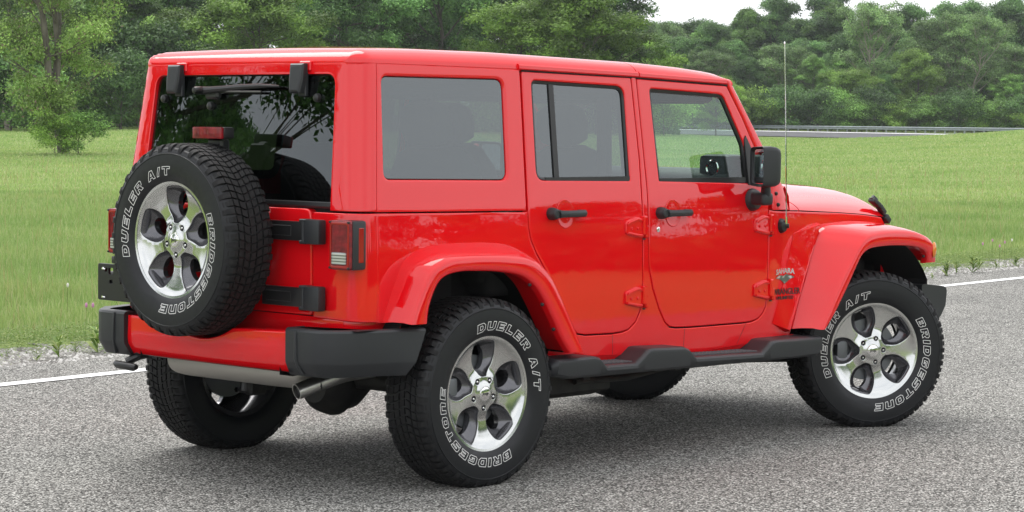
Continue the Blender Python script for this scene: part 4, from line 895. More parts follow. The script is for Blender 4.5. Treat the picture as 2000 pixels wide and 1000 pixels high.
db.grid(rows); db.add(rows[0], [list(range(7))]); db.add(rows[-1], [list(range(7))]); db.box((2.0, -.60, 1.335), (.19, .19, .14), .03, 0, None, 2); db.box((2.0, .60, 1.335), (.19, .19, .14), .03, 0, None, 2); db.box((1.95, .37, 1.35), (.2, .34, .09), .04, 0, None, 2); DB = db.build('dashboard', mat('dash_vinyl', (.045, .05, .052), .55), CAR, 50)
for s_ in (-1, 1):
    v = MB(); v.lathe([(.030, -.006), (.036, -.010), (.040, -.006), (.041, .0)], 'x', 28, 0, (1.904, s_*.60, 1.340)); v.build('air_vent', CHROME, DB)
    v = MB(); v.lathe([(.0001, -.002), (.031, -.004)], 'x', 28, 0, (1.906, s_*.60, 1.340)); v.build('vent_louvre', LINER, DB)
sw = MB(); M = rotm('Y', R(-68)); c = Vector((1.70, .37, 1.22)); sw.tube([tuple(M @ Vector((.185*math.cos(q), .185*math.sin(q), 0))+c) for q in np.linspace(0, 2*math.pi, 33)], .015, 8, caps=False); sw.tube([tuple(c), tuple(c+Vector((.2, 0, -.08)))], .03, 8)
for q in (R(0), R(130), R(230)): sw.tube([tuple(c), tuple(M @ Vector((.18*math.cos(q), .18*math.sin(q), 0))+c)], .014, 6)
sw.build('steering_wheel', INT, CAR)
rbz = MB()
for s_ in (-1, 1):
    rbz.tube([(-.42, s_*.60, .9), (-.40, s_*.60, 1.55), (-.30, s_*.59, 1.68), (.30, s_*.585, 1.70), (1.10, s_*.585, 1.69), (1.85, s_*.60, 1.69)], .035, 10); rbz.tube([(1.10, s_*.60, .9), (1.10, s_*.585, 1.69)], .035, 10)
for x, z in ((1.10, 1.69), (.2, 1.70), (1.84, 1.68)): rbz.tube([(x, -.58, z), (x, .58, z)], .03, 10)
rbz.build('roll_bar', INT, CAR)
mm = MB(); mm.box((1.98, 0, 1.66), (.03, .24, .07), .012, 0, None, 2); mm.tube([(1.99, 0, 1.66), (2.0, 0, 1.70)], .008, 6); mm.build('interior_mirror', INT, CAR)

# ------------------------------------------------------------------ ground, roads, grass
C0 = np.array([CPOS.x, CPOS.y]); F2 = np.array([CF.x, CF.y]); F2 /= np.linalg.norm(F2); R2 = np.array([F2[1], -F2[0]])
def sm(x, a, b): t = np.clip((x-a)/(b-a), 0, 1); return t*t*(3-2*t)
def hgt(x, y):
    x = np.asarray(x, float); y = np.asarray(y, float); dx, dy = x-C0[0], y-C0[1]; d = dx*F2[0]+dy*F2[1]; l = dx*R2[0]+dy*R2[1]; s = l/np.maximum(d, 1.)   # s: tangent of the bearing
    a = np.interp(s, [-.6, -.2, -.16, .075, .108, .14, .173, .195, .216, .26, .6], [.75, .75, .92, .80, .68, .72, .95, 1.15, 1.44, 1.8, 2.1]); near = a*sm(d, 45, 150)
    r = sm(s, .055, .085); near = near*(1-r*sm(d, 158, 184))+r*sm(d, 158, 184)*np.interp(d, [184, 226, 234, 260], [.56, .97, 1.02, 1.12])
    return near+.0*x
def at(s, d): return C0+F2*d+R2*(s*d)
def bearing(px): return (px-1000)/4623.6
LD = np.array([.99477, .10213]); LN = np.array([-.10213, .99477]); LP0 = np.array([.70, 3.62])    # edge line direction, its normal, a point on it
def lnv(t, n): return LP0+LD*t+LN*n
G = MB(); ds = [.5, 4, 8, 12, 16, 20, 26, 34, 45, 58, 72, 86, 100, 115, 130, 142, 150, 156, 162, 168, 174, 180, 186, 194, 204, 214, 224, 232, 240, 252, 270, 300, 360, 480, 700, 1200, 2500, 4500]
ss = [-150, -40, -10, -3]+list(np.linspace(-1.4, -.35, 8))+list(np.linspace(-.3, .3, 61))+list(np.linspace(.35, 1.4, 8))+[3, 10, 40, 150]; rows = []
lat = lambda s, d: max(-4500, min(4500, s*max(abs(d), 30)))*(1 if abs(s) < 2 else 1)+.5*s
for d in [-4500, -300, -60, -15]: rows.append([(*(C0+F2*d+R2*lat(s, d)), -.004) for s in ss])
for d in ds:
    rows.append([(*(C0+F2*d+R2*lat(s, d)), float(hgt(*(C0+F2*d+R2*lat(s, d))))-.004) for s in ss])
G.grid(rows, flip=True)
GRASSG = mat('grass_ground', (.12, .16, .05), 1., spec=0)
_t = N(GRASSG, 'ShaderNodeTexCoord'); 
n1 = noise(GRASSG, .12, 6); n2 = noise(GRASSG, 9, 8, rough=.7); n3 = noise(GRASSG, 60, 3)
c1 = ramp(GRASSG, n1, [(.3, (.19, .255, .09)), (.55, (.24, .30, .125)), (.75, (.29, .33, .16))]); c2 = ramp(GRASSG, n2, [(.3, (.55, .6, .5)), (.7, (1.2, 1.2, 1.1))])
mm_ = N(GRASSG, 'ShaderNodeMixRGB', blend_type='MULTIPLY'); mm_.inputs[0].default_value = 1; L(GRASSG, c1, mm_.inputs[1]); L(GRASSG, c2, mm_.inputs[2]); L(GRASSG, mm_.outputs[0], P(GRASSG).inputs['Base Color']); bump(GRASSG, n2, .7, .05)
tag(G.build('grass_field', GRASSG, None, 60), kind='structure')
ASPH = mat('asphalt', (.2, .2, .2), .9, spec=.2)
_t = N(ASPH, 'ShaderNodeTexCoord'); v1 = N(ASPH, 'ShaderNodeTexVoronoi'); v1.inputs['Scale'].default_value = 120; L(ASPH, _t.outputs['Object'], v1.inputs['Vector'])
sep = N(ASPH, 'ShaderNodeSeparateColor'); L(ASPH, v1.outputs['Color'], sep.inputs[0])
ca = ramp(ASPH, sep.outputs[0], [(.0, (.04, .039, .037)), (.25, (.135, .132, .123)), (.55, (.32, .312, .29)), (.8, (.53, .518, .485)), (1., (.84, .825, .78))])
dk = ramp(ASPH, v1.outputs['Distance'], [(.3, (1, 1, 1)), (.75, (.30, .30, .30))]); big = ramp(ASPH, noise(ASPH, .7, 5), [(.3, (.86, .86, .86)), (.7, (1.08, 1.08, 1.07))])
x1 = N(ASPH, 'ShaderNodeMixRGB', blend_type='MULTIPLY'); x1.inputs[0].default_value = 1; L(ASPH, ca, x1.inputs[1]); L(ASPH, dk, x1.inputs[2])
x2 = N(ASPH, 'ShaderNodeMixRGB', blend_type='MULTIPLY'); x2.inputs[0].default_value = 1; L(ASPH, x1.outputs[0], x2.inputs[1]); L(ASPH, big, x2.inputs[2]); L(ASPH, x2.outputs[0], P(ASPH).inputs['Base Color'])
iv = N(ASPH, 'ShaderNodeMath', operation='SUBTRACT'); iv.inputs[0].default_value = 1; L(ASPH, v1.outputs['Distance'], iv.inputs[1]); bump(ASPH, iv.outputs[0], .8, .006)
rng = np.random.default_rng(3)
def strip(name, n0, n1, z, m_, t0=-160, t1=200, step=None, jag=0, kind='structure'):
    mb = MB(); ts = np.arange(t0, t1, step or 10) if not jag else np.concatenate([np.arange(t0, -20, 10), np.arange(-20, 45, .12), np.arange(45, t1, 10)]); rows = []
    for t in ts:
        j = jag*rng.normal() if jag and -20 < t < 45 else 0; a = lnv(t, n0); b = lnv(t, n1+j); rows.append([(a[0], a[1], z), (b[0], b[1], z)])
    mb.grid(rows); return tag(mb.build(name, m_, None), kind=kind)
strip('road', -9.3, .78, .006, ASPH, jag=.022)
LINEM = mat('road_paint', (.78, .78, .76), .7); _n = noise(LINEM, 45, 6, rough=.75); L(LINEM, ramp(LINEM, _n, [(.30, (.40, .40, .39)), (.42, (.80, .80, .79))]), P(LINEM).inputs['Base Color']); bump(LINEM, noise(LINEM, 95, 3), .5, .004)
strip('road_marking', -.065, .065, .0105, LINEM)
GRAV = mat('gravel_bed', (.3, .29, .27), .95); _t = N(GRAV, 'ShaderNodeTexCoord'); v = N(GRAV, 'ShaderNodeTexVoronoi'); v.inputs['Scale'].default_value = 38; L(GRAV, _t.outputs['Object'], v.inputs['Vector']); sp_ = N(GRAV, 'ShaderNodeSeparateColor'); L(GRAV, v.outputs['Color'], sp_.inputs[0]); L(GRAV, ramp(GRAV, sp_.outputs[0], [(0, (.10, .092, .078)), (.5, (.22, .21, .19)), (1, (.42, .41, .39))]), P(GRAV).inputs['Base Color']); bump(GRAV, v.outputs['Distance'], 1, .02)
strip('gravel_verge', .70, 1.70, .0025, GRAV, jag=.16)
# far road with its edge line, running across the view behind the field
def fstrip(name, off0, off1, lift, m_):
    mb = MB(); rows = []
    for s in np.linspace(.05, .62, 60):
        dd = np.interp(s, [.05, .10, .216, .62], [246, 236, 221, 190]); rows.append([(*at(s, dd+o), float(np.interp(dd+o, [184, 226, 234, 260], [.56, .97, 1.02, 1.12]))+.05+lift) for o in np.linspace(off0, off1, 8)])
    mb.grid(rows); return tag(mb.build(name, m_, None), kind='structure')
FAR = mat('far_asphalt', (.13, .13, .135), 1., spec=.05); _n = noise(FAR, .8, 5); L(FAR, ramp(FAR, _n, [(.3, (.11, .11, .115)), (.7, (.15, .15, .155))]), P(FAR).inputs['Base Color'])
fstrip('far_road', -42, -2.0, 0, FAR); fstrip('far_road_marking', -12.5, -9.0, .03, LINEM)
GALV = mat('galvanised_steel', (.30, .33, .36), .6, .3); _n = noise(GALV, 3, 4); L(GALV, ramp(GALV, _n, [(.3, (.24, .27, .30)), (.7, (.33, .36, .39))]), P(GALV).inputs['Base Color'])
grl = tag(empty('guardrail', (*at(.13, 232), .4)), 'galvanised steel guardrail along the far road in front of the wood', 'guardrail')
gl_inv = Vector(grl.location)
mb = MB(); rows = []; posts = []
for i, s in enumerate(np.linspace(.05, .50, 110)):
    dd = np.interp(s, [.05, .10, .216, .62], [246, 236, 221, 190]); q = at(s, dd+2); z = .84
    rows.append([(q[0]+F2[0]*o, q[1]+F2[1]*o, z+h) for h, o in ((.42, 0), (.46, -.06), (.52, -.06), (.56, 0), (.60, 0), (.64, -.06), (.70, -.06), (.74, 0), (.74, .03), (.42, .03))])
    if s < .27: posts.append((q, z))
mb.grid(rows, cv=True); mb.v = [tuple(Vector(v)-gl_inv) for v in mb.v]; mb.build('rail', GALV, grl)
for q, z in posts[::1]:
    p_ = MB(); p_.box((q[0]+F2[0]*.12, q[1]+F2[1]*.12, z+.40), (.12, .12, .60), .01); p_.v = [tuple(Vector(v)-gl_inv) for v in p_.v]; p_.build('post', GALV, grl)

def fast_mesh(name, co, quads, mats, mi=None, smooth=False):
    me = bpy.data.meshes.new(name); nv = len(co); k = quads.shape[1]; nf = len(quads)
    me.vertices.add(nv); me.vertices.foreach_set('co', co.astype(np.float32).ravel()); me.loops.add(nf*k); me.loops.foreach_set('vertex_index', quads.astype(np.int32).ravel())
    me.polygons.add(nf); me.polygons.foreach_set('loop_start', np.arange(0, nf*k, k, dtype=np.int32)); me.polygons.foreach_set('loop_total', np.full(nf, k, dtype=np.int32))
    for m_ in mats: me.materials.append(m_)
    if mi is not None: me.polygons.foreach_set('material_index', mi.astype(np.int32))
    if smooth: me.polygons.foreach_set('use_smooth', np.ones(nf, bool))
    me.update(); me.validate()
    ta = me.attributes.new('tone', 'FLOAT', 'FACE'); ta.data.foreach_set('value', np.full(len(me.polygons), .8, np.float32)); return me
def leafmat(name, stops, trans=.25, rough=.55, patch=False, tone=False):
    m_ = mat(name, stops[0][1], rough, spec=.25); g = N(m_, 'ShaderNodeNewGeometry'); c = ramp(m_, g.outputs['Random Per Island'], stops)
    oi = N(m_, 'ShaderNodeObjectInfo'); hv = N(m_, 'ShaderNodeHueSaturation'); mr = N(m_, 'ShaderNodeMapRange'); mr.inputs['To Min'].default_value = .70; mr.inputs['To Max'].default_value = 1.6; L(m_, oi.outputs['Random'], mr.inputs[0]); L(m_, mr.outputs[0], hv.inputs['Value']); 
    if patch:
        pm = N(m_, 'ShaderNodeMixRGB', blend_type='MULTIPLY'); pm.inputs[0].default_value = 1; L(m_, c, pm.inputs[1]); L(m_, ramp(m_, noise(m_, .33, 5), [(.3, (.74, .84, .70)), (.5, (1, 1, 1)), (.72, (1.12, 1.02, 1.0))]), pm.inputs[2]); c = pm.outputs[0]
    if tone:
        at_ = N(m_, 'ShaderNodeAttribute', attribute_name='tone'); pm = N(m_, 'ShaderNodeMixRGB', blend_type='MULTIPLY'); pm.inputs[0].default_value = 1; L(m_, c, pm.inputs[1]); L(m_, at_.outputs['Fac'], pm.inputs[2]); c = pm.outputs[0]
    L(m_, c, hv.inputs['Color'])
    L(m_, hv.outputs[0], P(m_).inputs['Base Color']); tr = N(m_, 'ShaderNodeBsdfTranslucent'); L(m_, hv.outputs[0], tr.inputs[0]); x = N(m_, 'ShaderNodeMixShader'); x.inputs[0].default_value = trans
    L(m_, P(m_).outputs[0], x.inputs[1]); L(m_, tr.outputs[0], x.inputs[2]); L(m_, x.outputs[0], m_.node_tree.nodes['Material Output'].inputs[0]); return m_
BLADE = leafmat('grass_blades', [(0, (.205, .315, .095)), (.5, (.275, .375, .125)), (.85, (.33, .42, .165)), (1, (.42, .44, .24))], .4, patch=True)
def blades(n, dfun, hmin, hmax, wd, name, lo_n=1.2, seed=1, lean=.35, matl=None):
    r = np.random.default_rng(seed); d = dfun(r.random(n)); s = r.uniform(-.27, .27, n); x = C0[0]+F2[0]*d+R2[0]*s*d; y = C0[1]+F2[1]*d+R2[1]*s*d
    nn_ = (x-LP0[0])*LN[0]+(y-LP0[1])*LN[1]; edge = lo_n+.25*np.sin(x*1.3)+.2*np.sin(x*3.1+1); keep = (nn_ > edge) & ~((d > 184) & (s > .06)); 
    # clumpy: thin out with low-frequency waves
    cl = .5+.5*np.sin(x*.9+np.sin(y*.7)*2)*np.sin(y*1.1+np.sin(x*.5)*2); keep &= r.random(n) < .55+.45*cl; x, y, d, nn_, cl = x[keep], y[keep], d[keep], nn_[keep], cl[keep]; k = len(x)
    h = r.uniform(hmin, hmax, k)*(.45+.55*sm(nn_, lo_n, lo_n+1.6))*(.75+.5*cl); wv = wd*r.uniform(.6, 1.4, k)*np.maximum(1, d/28); a = r.uniform(0, 2*math.pi, k); z = hgt(x, y)
    ln = h*lean*r.uniform(.2, 1.6, k); b = r.uniform(0, 2*math.pi, k); ux, uy = np.cos(a)*wv, np.sin(a)*wv; lx, ly = np.cos(b)*ln, np.sin(b)*ln
    co = np.empty((k, 5, 3)); co[:, 0] = np.stack([x-ux, y-uy, z-.01], 1); co[:, 1] = np.stack([x+ux, y+uy, z-.01], 1); co[:, 2] = np.stack([x+ux*.75+lx*.35, y+uy*.75+ly*.35, z+h*.6], 1); co[:, 3] = np.stack([x-ux*.75+lx*.35, y-uy*.75+ly*.35, z+h*.6], 1); co[:, 4] = np.stack([x+lx, y+ly, z+h], 1)
    q = np.arange(k)[:, None]*5; tri = np.concatenate([q+[0, 1, 2], q+[0, 2, 3], q+[3, 2, 4]], 1).reshape(-1, 3)
    o = obj(name, fast_mesh(name, co.reshape(-1, 3), tri, [matl or BLADE])); return tag(o, kind='stuff')
tag(blades(330000, lambda u: 14+34*u**1.5, .04, .14, .0040, 'meadow_grass', 1.80, 1), 'light green meadow grass growing beyond the road edge')
tag(blades(260000, lambda u: 40+125*u**1.4, .03, .09, .0065, 'distant_meadow_grass', 1.4, 2), 'distant paler grass reaching to the foot of the wood')
STALK = leafmat('dry_stalks', [(0, (.30, .24, .11)), (1, (.46, .38, .2))], .3)
tag(blades(6000, lambda u: 15+60*u**1.5, .20, .36, .0020, 'dry_grass_stalks', 2.2, 3, .25, STALK), 'thin dry straw coloured stalks in the meadow')
# pebbles on the verge
def pebbles(n):
    r = np.random.default_rng(9); t = r.uniform(-4, 32, n); nn_ = .74+r.random(n)**1.3*.85; c = LP0+LD*t[:, None]+LN*nn_[:, None]; s_ = r.uniform(.006, .021, n)
    base = np.array([(0, 0, 1), (1, 0, .1), (.3, .95, .0), (-.8, .6, .1), (-.8, -.6, 0), (.3, -.95, .1)]); tri = np.array([(0, 1, 2), (0, 2, 3), (0, 3, 4), (0, 4, 5), (0, 5, 1)])
    a = r.uniform(0, 6.28, n); ca_, sa = np.cos(a), np.sin(a); b = base[None]*s_[:, None, None]*r.uniform(.6, 1.3, (n, 6, 1)); b[..., 2] *= .75; x = b[..., 0]*ca_[:, None]-b[..., 1]*sa[:, None]; y = b[..., 0]*sa[:, None]+b[..., 1]*ca_[:, None]
    co = np.stack([x+c[:, 0, None], y+c[:, 1, None], b[..., 2]+.002], -1); f = (np.arange(n)[:, None, None]*6+tri[None]).reshape(-1, 3)
    m_ = mat('pebble', (.4, .4, .38), .9); g = N(m_, 'ShaderNodeNewGeometry'); L(m_, ramp(m_, g.outputs['Random Per Island'], [(0, (.12, .115, .105)), (.5, (.26, .25, .235)), (1, (.52, .51, .49))]), P(m_).inputs['Base Color'])
    return tag(obj('gravel', fast_mesh('gravel', co.reshape(-1, 3), f, [m_])), 'loose pale gravel between the asphalt and the grass', kind='stuff')
pebbles(26000)
# low creeping ground cover on the verge
WEED = leafmat('weed_leaves', [(0, (.09, .15, .035)), (.6, (.17, .26, .06)), (1, (.30, .34, .12))], .35)
def cover(n):
    r = np.random.default_rng(12); t = r.uniform(-4, 34, n); nn_ = .82+1.5*r.random(n)**.8; c = LP0+LD*t[:, None]+LN*nn_[:, None]; cl = np.sin(c[:, 0]*2.1+np.sin(c[:, 1]*3))+np.sin(c[:, 0]*5.3+1)*.6+np.sin(c[:, 0]*.7)*.6+r.normal(size=n)*.7
    keep = cl+(nn_-1.12)*3.6 > .15; c = c[keep]; k = len(c); s_ = r.uniform(.004, .014, k); a = r.uniform(0, 6.28, k); z = r.uniform(.003, .07, k)*np.clip((nn_[keep]-.9), .25, 1); tl = r.uniform(-.5, .5, (k, 2))
    q = np.array([(-.4, 0), (0, -1), (.4, 0), (0, 1)]); x = (q[None, :, 0]*np.cos(a)[:, None]-q[None, :, 1]*np.sin(a)[:, None])*s_[:, None]; y = (q[None, :, 0]*np.sin(a)[:, None]+q[None, :, 1]*np.cos(a)[:, None])*s_[:, None]
    zz = z[:, None]+x*tl[:, :1]+y*tl[:, 1:]+.006; co = np.stack([x+c[:, 0, None], y+c[:, 1, None], zz], -1); f = np.arange(k*4).reshape(-1, 4)
    return tag(obj('ground_cover', fast_mesh('ground_cover', co.reshape(-1, 3), f, [WEED])), 'low creeping weeds over the gravel verge', kind='stuff')
cover(260000)
# single weeds rooted in the gravel
def weed_mesh(seed, h, nl):
    r = random.Random(seed); mb = MB()
    for k in range(nl):
        a = r.uniform(0, 6.28); t = r.random(); z0 = h*.75*t; ln = h*(.75-.35*t)*r.uniform(.7, 1.2); up = r.uniform(.5, 1.3); w_ = ln*.10; d = Vector((math.cos(a), math.sin(a), 0)); p = Vector((-d.y, d.x, 0))
        b = Vector((0, 0, z0)); m1 = b+d*ln*.5+Vector((0, 0, ln*.42*up)); e = b+d*ln*.95+Vector((0, 0, ln*.40*up)); mb.add([b-p*w_*.4, b+p*w_*.4, m1+p*w_, m1-p*w_, e], [[0, 1, 2, 3], [3, 2, 4]])
    mb.tube([(0, 0, -.01), (0, 0, h*.8)], [h*.02, h*.008], 5); return mb
WM = [weed_mesh(i, h, n) for i, (h, n) in enumerate(((.16, 26), (.22, 34), (.12, 20)))]
spots = [((190, 690), 1, 'leafy weed at the asphalt edge left of the car bumper'), ((115, 700), 0, None), ((72, 705), 2, None), ((148, 690), 2, None), ((250, 682), 0, None), ((1850, 540), 1, None), ((1868, 535), 0, None), ((1900, 533), 1, None), ((1912, 528), 0, None), ((1820, 546), 2, None), ((1945, 524), 2, None), ((1985, 521), 1, None), ((1800, 548), 0, None), ((1770, 545), 1, None)]
wlab = ['tall leafy weed in the gravel, nearest the left end of the rear bumper', 'leafy weed in the gravel in the left corner of the verge', 'smallest low weed near the left picture edge', 'low weed between two larger weeds left of the bumper', 'weed in the gravel directly behind the tow hook', 'spiky weed in the gravel right of the front bumper', 'weed next to the spiky one right of the front bumper', 'tallest bushy weed in the middle of the right verge', 'thin weed just right of the bushy verge weed', 'low weed just above the front bumper end', 'small weed far right on the gravel', 'large weed at the right picture edge', 'weed beside the front fender tip above the tyre', 'weed in the gap between front tyre and fender']
wp_ = []
def groundpt(px, py):
    d = Vector(CF)+CR*((px-1000)/4623.6)-CU*((py-500)/4623.6); t = -CPOS.z/d.z; return CPOS+d*t
wm = {}
for (q, k, _), lb in zip(spots, wlab):
    g = groundpt(*q)
    if k not in wm: o = WM[k].build('verge_weed', WEED, None, 60); wm[k] = o
    else: o = wm[k].copy(); COL.objects.link(o)
    o.location = (g.x, g.y, .003); o.rotation_euler = (0, 0, q[0]*.7); s_ = .8+.2*math.sin(q[0]); o.scale = (s_, s_, s_); tag(o, lb, 'weed', 'weeds on the gravel verge')
# pink clover heads in the meadow
PINK = mat('clover_flower', (.55, .25, .42), .8); WHF = mat('white_flower', (.75, .74, .68), .8)
fl_ = MB(); fl_.tube([(0, 0, 0), (.01, 0, .30)], .0025, 5, 0); fl_.lathe([(.0001, .285), (.014, .295), (.017, .31), (.010, .325), (.0001, .33)], 'z', 8, 1, (.01, 0, 0)); fo = {}
for i, ((px, py), c_, lb) in enumerate([((1937, 470), 0, 'pink clover flower highest in the right meadow'), ((1918, 478), 0, 'pink clover flower left of two others in the right meadow'), ((1961, 474), 0, 'pink clover flower right of two others in the meadow'), ((1975, 469), 1, 'white flower head in the meadow at the right'), ((1951, 483), 0, 'lowest pink clover flower in the right meadow'), ((180, 626), 0, 'pink clover flower beside the left bumper end'), ((167, 626), 0, 'pink clover flower second from the left bumper end'), ((131, 579), 1, 'pale flower head in the left meadow')]):
    g = groundpt(px, py+44)
    if c_ not in fo: o = fl_.build('meadow_flower', [WEED, WHF if c_ else PINK], None, 60); fo[c_] = o
    else: o = fo[c_].copy(); COL.objects.link(o)
    o.location = (g.x, g.y, 0); o.scale = (.6, .6, .85); tag(o, lb, 'flower', 'flowers in the meadow')

# ------------------------------------------------------------------ trees
PALEB = mat('pale_bark', (.30, .27, .22), .95)
BARK = mat('bark', (.13, .11, .09), .95); _n = noise(BARK, 6, 6, stretch=(1, 1, .25)); L(BARK, ramp(BARK, _n, [(.3, (.07, .06, .05)), (.7, (.21, .185, .16))]), P(BARK).inputs['Base Color']); bump(BARK, _n, .8, .05)
LEAFS = {
 'light': leafmat('light_leaves', [(0, (.12, .22, .035)), (.5, (.18, .31, .055)), (1, (.25, .38, .08))], tone=True),
 'mid': leafmat('green_leaves', [(0, (.085, .165, .035)), (.5, (.13, .25, .055)), (1, (.19, .32, .08))], tone=True),
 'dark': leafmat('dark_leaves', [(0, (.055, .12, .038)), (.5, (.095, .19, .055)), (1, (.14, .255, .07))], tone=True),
 'grey': leafmat('grey_green_leaves', [(0, (.11, .18, .08)), (.5, (.16, .27, .085)), (1, (.23, .34, .12))], tone=True)}
DRY = leafmat('dry_leaves', [(0, (.12, .08, .06)), (1, (.26, .19, .15))], .2)
def tree_mesh(seed, H, Rr, nleaf, ls, base=.22, nl=16, stems=1, dry=0, droop=.0, sph=.30, flat=0):
    r = np.random.default_rng(seed); rr = random.Random(seed); tk = MB(); clumps = []
    for st in range(stems):
        lx, ly = (rr.uniform(-.18, .18), rr.uniform(-.18, .18)) if stems > 1 else (rr.uniform(-.05, .05), rr.uniform(-.05, .05))
        pts = [Vector((0, 0, -.2))]; n = 9
        for i in range(1, n+1): pts.append(Vector((lx*H*i/n+rr.uniform(-.02, .02)*H, ly*H*i/n+rr.uniform(-.02, .02)*H, H*.88*i/n)))
        r0 = H*.013*(1 if stems == 1 else .85)*(1.35 if flat > .7 else 1); tk.tube(pts, [r0*(1.25 if i == 0 else 1-.85*i/n) for i in range(n+1)], 7)
        for k in range(nl):
            t = base+(.97-base)*(k+rr.random())/nl; i = min(n-1, int(t*n)); p = pts[i].lerp(pts[i+1], t*n-i); a = k*2.4+rr.uniform(-.5, .5)
            prof = math.sin(math.pi*min(1, max(.05, (t-base+.10)/(1.10-base)))**.75); prof = max(prof, flat); ln = Rr*prof*rr.uniform(.7, 1.1); e = p+Vector((math.cos(a)*ln, math.sin(a)*ln, ln*rr.uniform(.25, .95)*(1-droop)+droop*ln*rr.uniform(.8, 1.7))); m_ = p.lerp(e, .5)+Vector((0, 0, -.06*ln))
            lf = .45 if flat > .7 else 1; lf *= 1.3 if sph == .26 else 1; tk.tube([p, m_, e], [r0*(.5-.3*t)*lf, r0*.25*lf, r0*.08*lf], 5)
            for q in (.45, .72, 1.0, 1.0):
                c = p.lerp(e, q)+Vector((rr.uniform(-1, 1), rr.uniform(-1, 1), rr.uniform(-.4, .6)))*Rr*.20; clumps.append((c, Rr*sph*rr.uniform(.55, 1.1)))
                if q > .5: tk.tube([m_, c], [r0*.12, r0*.04], 4, caps=False)
    nc = len(clumps); wts = np.array([c[1]**2 for c in clumps]); cnt = r.multinomial(nleaf, wts/wts.sum()); idx = np.repeat(np.arange(nc), cnt); k = len(idx)
    cc = np.array([tuple(c[0]) for c in clumps])[idx]; cr_ = np.array([c[1] for c in clumps])[idx]; d = r.normal(size=(k, 3)); d /= np.linalg.norm(d, axis=1)[:, None]; d[:, 2] = np.where(d[:, 2] < -.25, -d[:, 2]*.6, d[:, 2])
    rad = cr_*(.45+.68*r.random(k)**.8); pos = cc+d*rad[:, None]*np.array([1.05, 1.05, .95]); pos += r.normal(size=(k, 3))*ls*.4
    nrm = d*.8+r.normal(size=(k, 3))*.55+np.array([0, 0, .55]); nrm /= np.linalg.norm(nrm, axis=1)[:, None]; t_ = np.cross(nrm, r.normal(size=(k, 3))); t_ /= np.linalg.norm(t_, axis=1)[:, None]; b_ = np.cross(nrm, t_)
    s_ = ls*r.uniform(.6, 1.3, k)[:, None]; q = np.stack([pos-t_*s_, pos-b_*s_*.45, pos+t_*s_, pos+b_*s_*.45], 1); mi = (r.random(k) < dry).astype(int)
    tn = r.uniform(.45, 1.5, nc)[idx]*r.uniform(.85, 1.15, k)
    return tk, q.reshape(-1, 3), np.arange(k*4).reshape(-1, 4), mi, tn
PR = {}
def proto(key, leaf, *a, **k):
    tk, co, f, mi, tn = tree_mesh(*a, **k); t = tk.build(key+'_trunk', PALEB if leaf == 'grey' else BARK, None, 60); tm = t.data; bpy.data.objects.remove(t); cm = fast_mesh(key+'_crown', co, f, [LEAFS[leaf], DRY], mi); ta = cm.attributes['tone']; ta.data.foreach_set('value', tn.astype(np.float32)); PR[key] = (tm, cm)
proto('light_a', 'light', 11, 12, 3.6, 42000, .115, base=.12, nl=24, sph=.27); proto('light_b', 'light', 12, 11, 4.0, 42000, .115, base=.10, nl=20, stems=2, sph=.25)
proto('mid_a', 'mid', 13, 14, 3.6, 44000, .12, base=.15, nl=26, sph=.25); proto('mid_b', 'mid', 14, 12, 3.2, 38000, .11, base=.12, nl=20, stems=2, sph=.25)
proto('dark_a', 'dark', 15, 14, 4.2, 50000, .12, base=.10, nl=26, sph=.26); proto('dark_b', 'dark', 16, 15, 3.4, 50000, .12, base=.1, nl=26, sph=.30, droop=.6)
proto('grey_a', 'grey', 17, 13, 3.2, 26000, .11, base=.25, nl=18, stems=2, sph=.26, droop=.7); proto('grey_b', 'grey', 18, 12, 3.4, 28000, .11, base=.2, nl=18, stems=3, sph=.26)
proto('bush_a', 'mid', 19, 2.6, 1.7, 6000, .075, base=.02, nl=16, sph=.36); proto('bush_b', 'light', 20, 2.2, 1.8, 6000, .075, base=.02, nl=16, sph=.36); proto('bush_c', 'dark', 21, 3.2, 2.0, 7000, .085, base=.02, nl=16, sph=.36)
LEAFS['olive'] = leafmat('olive_leaves', [(0, (.12, .20, .045)), (.5, (.18, .28, .07)), (1, (.26, .36, .11))], tone=True)
proto('stem_tree', 'olive', 33, 13, 2.35, 60000, .065, base=.03, nl=15, stems=3, dry=.05, sph=.33, flat=.75); proto('reflect', 'dark', 41, 13, 6.0, 60000, .10, base=.12, nl=32, sph=.22, flat=.5)
def plant(key, px, d, sc, label, cat='tree', name='broadleaf_tree', group=None, rot=None, sz=None, xy=None):
    sz = sz or sc*(1+.12*math.sin(px*2.3)); p = at(bearing(px), d) if xy is None else np.array(xy); o = empty(name, (p[0], p[1], float(hgt(p[0], p[1]))-.02)); o.rotation_euler = (0, 0, rot if rot is not None else (px*1.37) % 6.28); o.scale = (sc, sc, sz or sc); tag(o, label, cat, group)
    tm, cm = PR[key]; obj('trunk', tm, o); obj('crown', cm, o); return o
T_ = plant
T_('stem_tree', 125, 85, .88, 'tall multi stemmed tree standing alone in the field at the left', sz=1.0)
GL_ = 'trees of the near wood on the left'
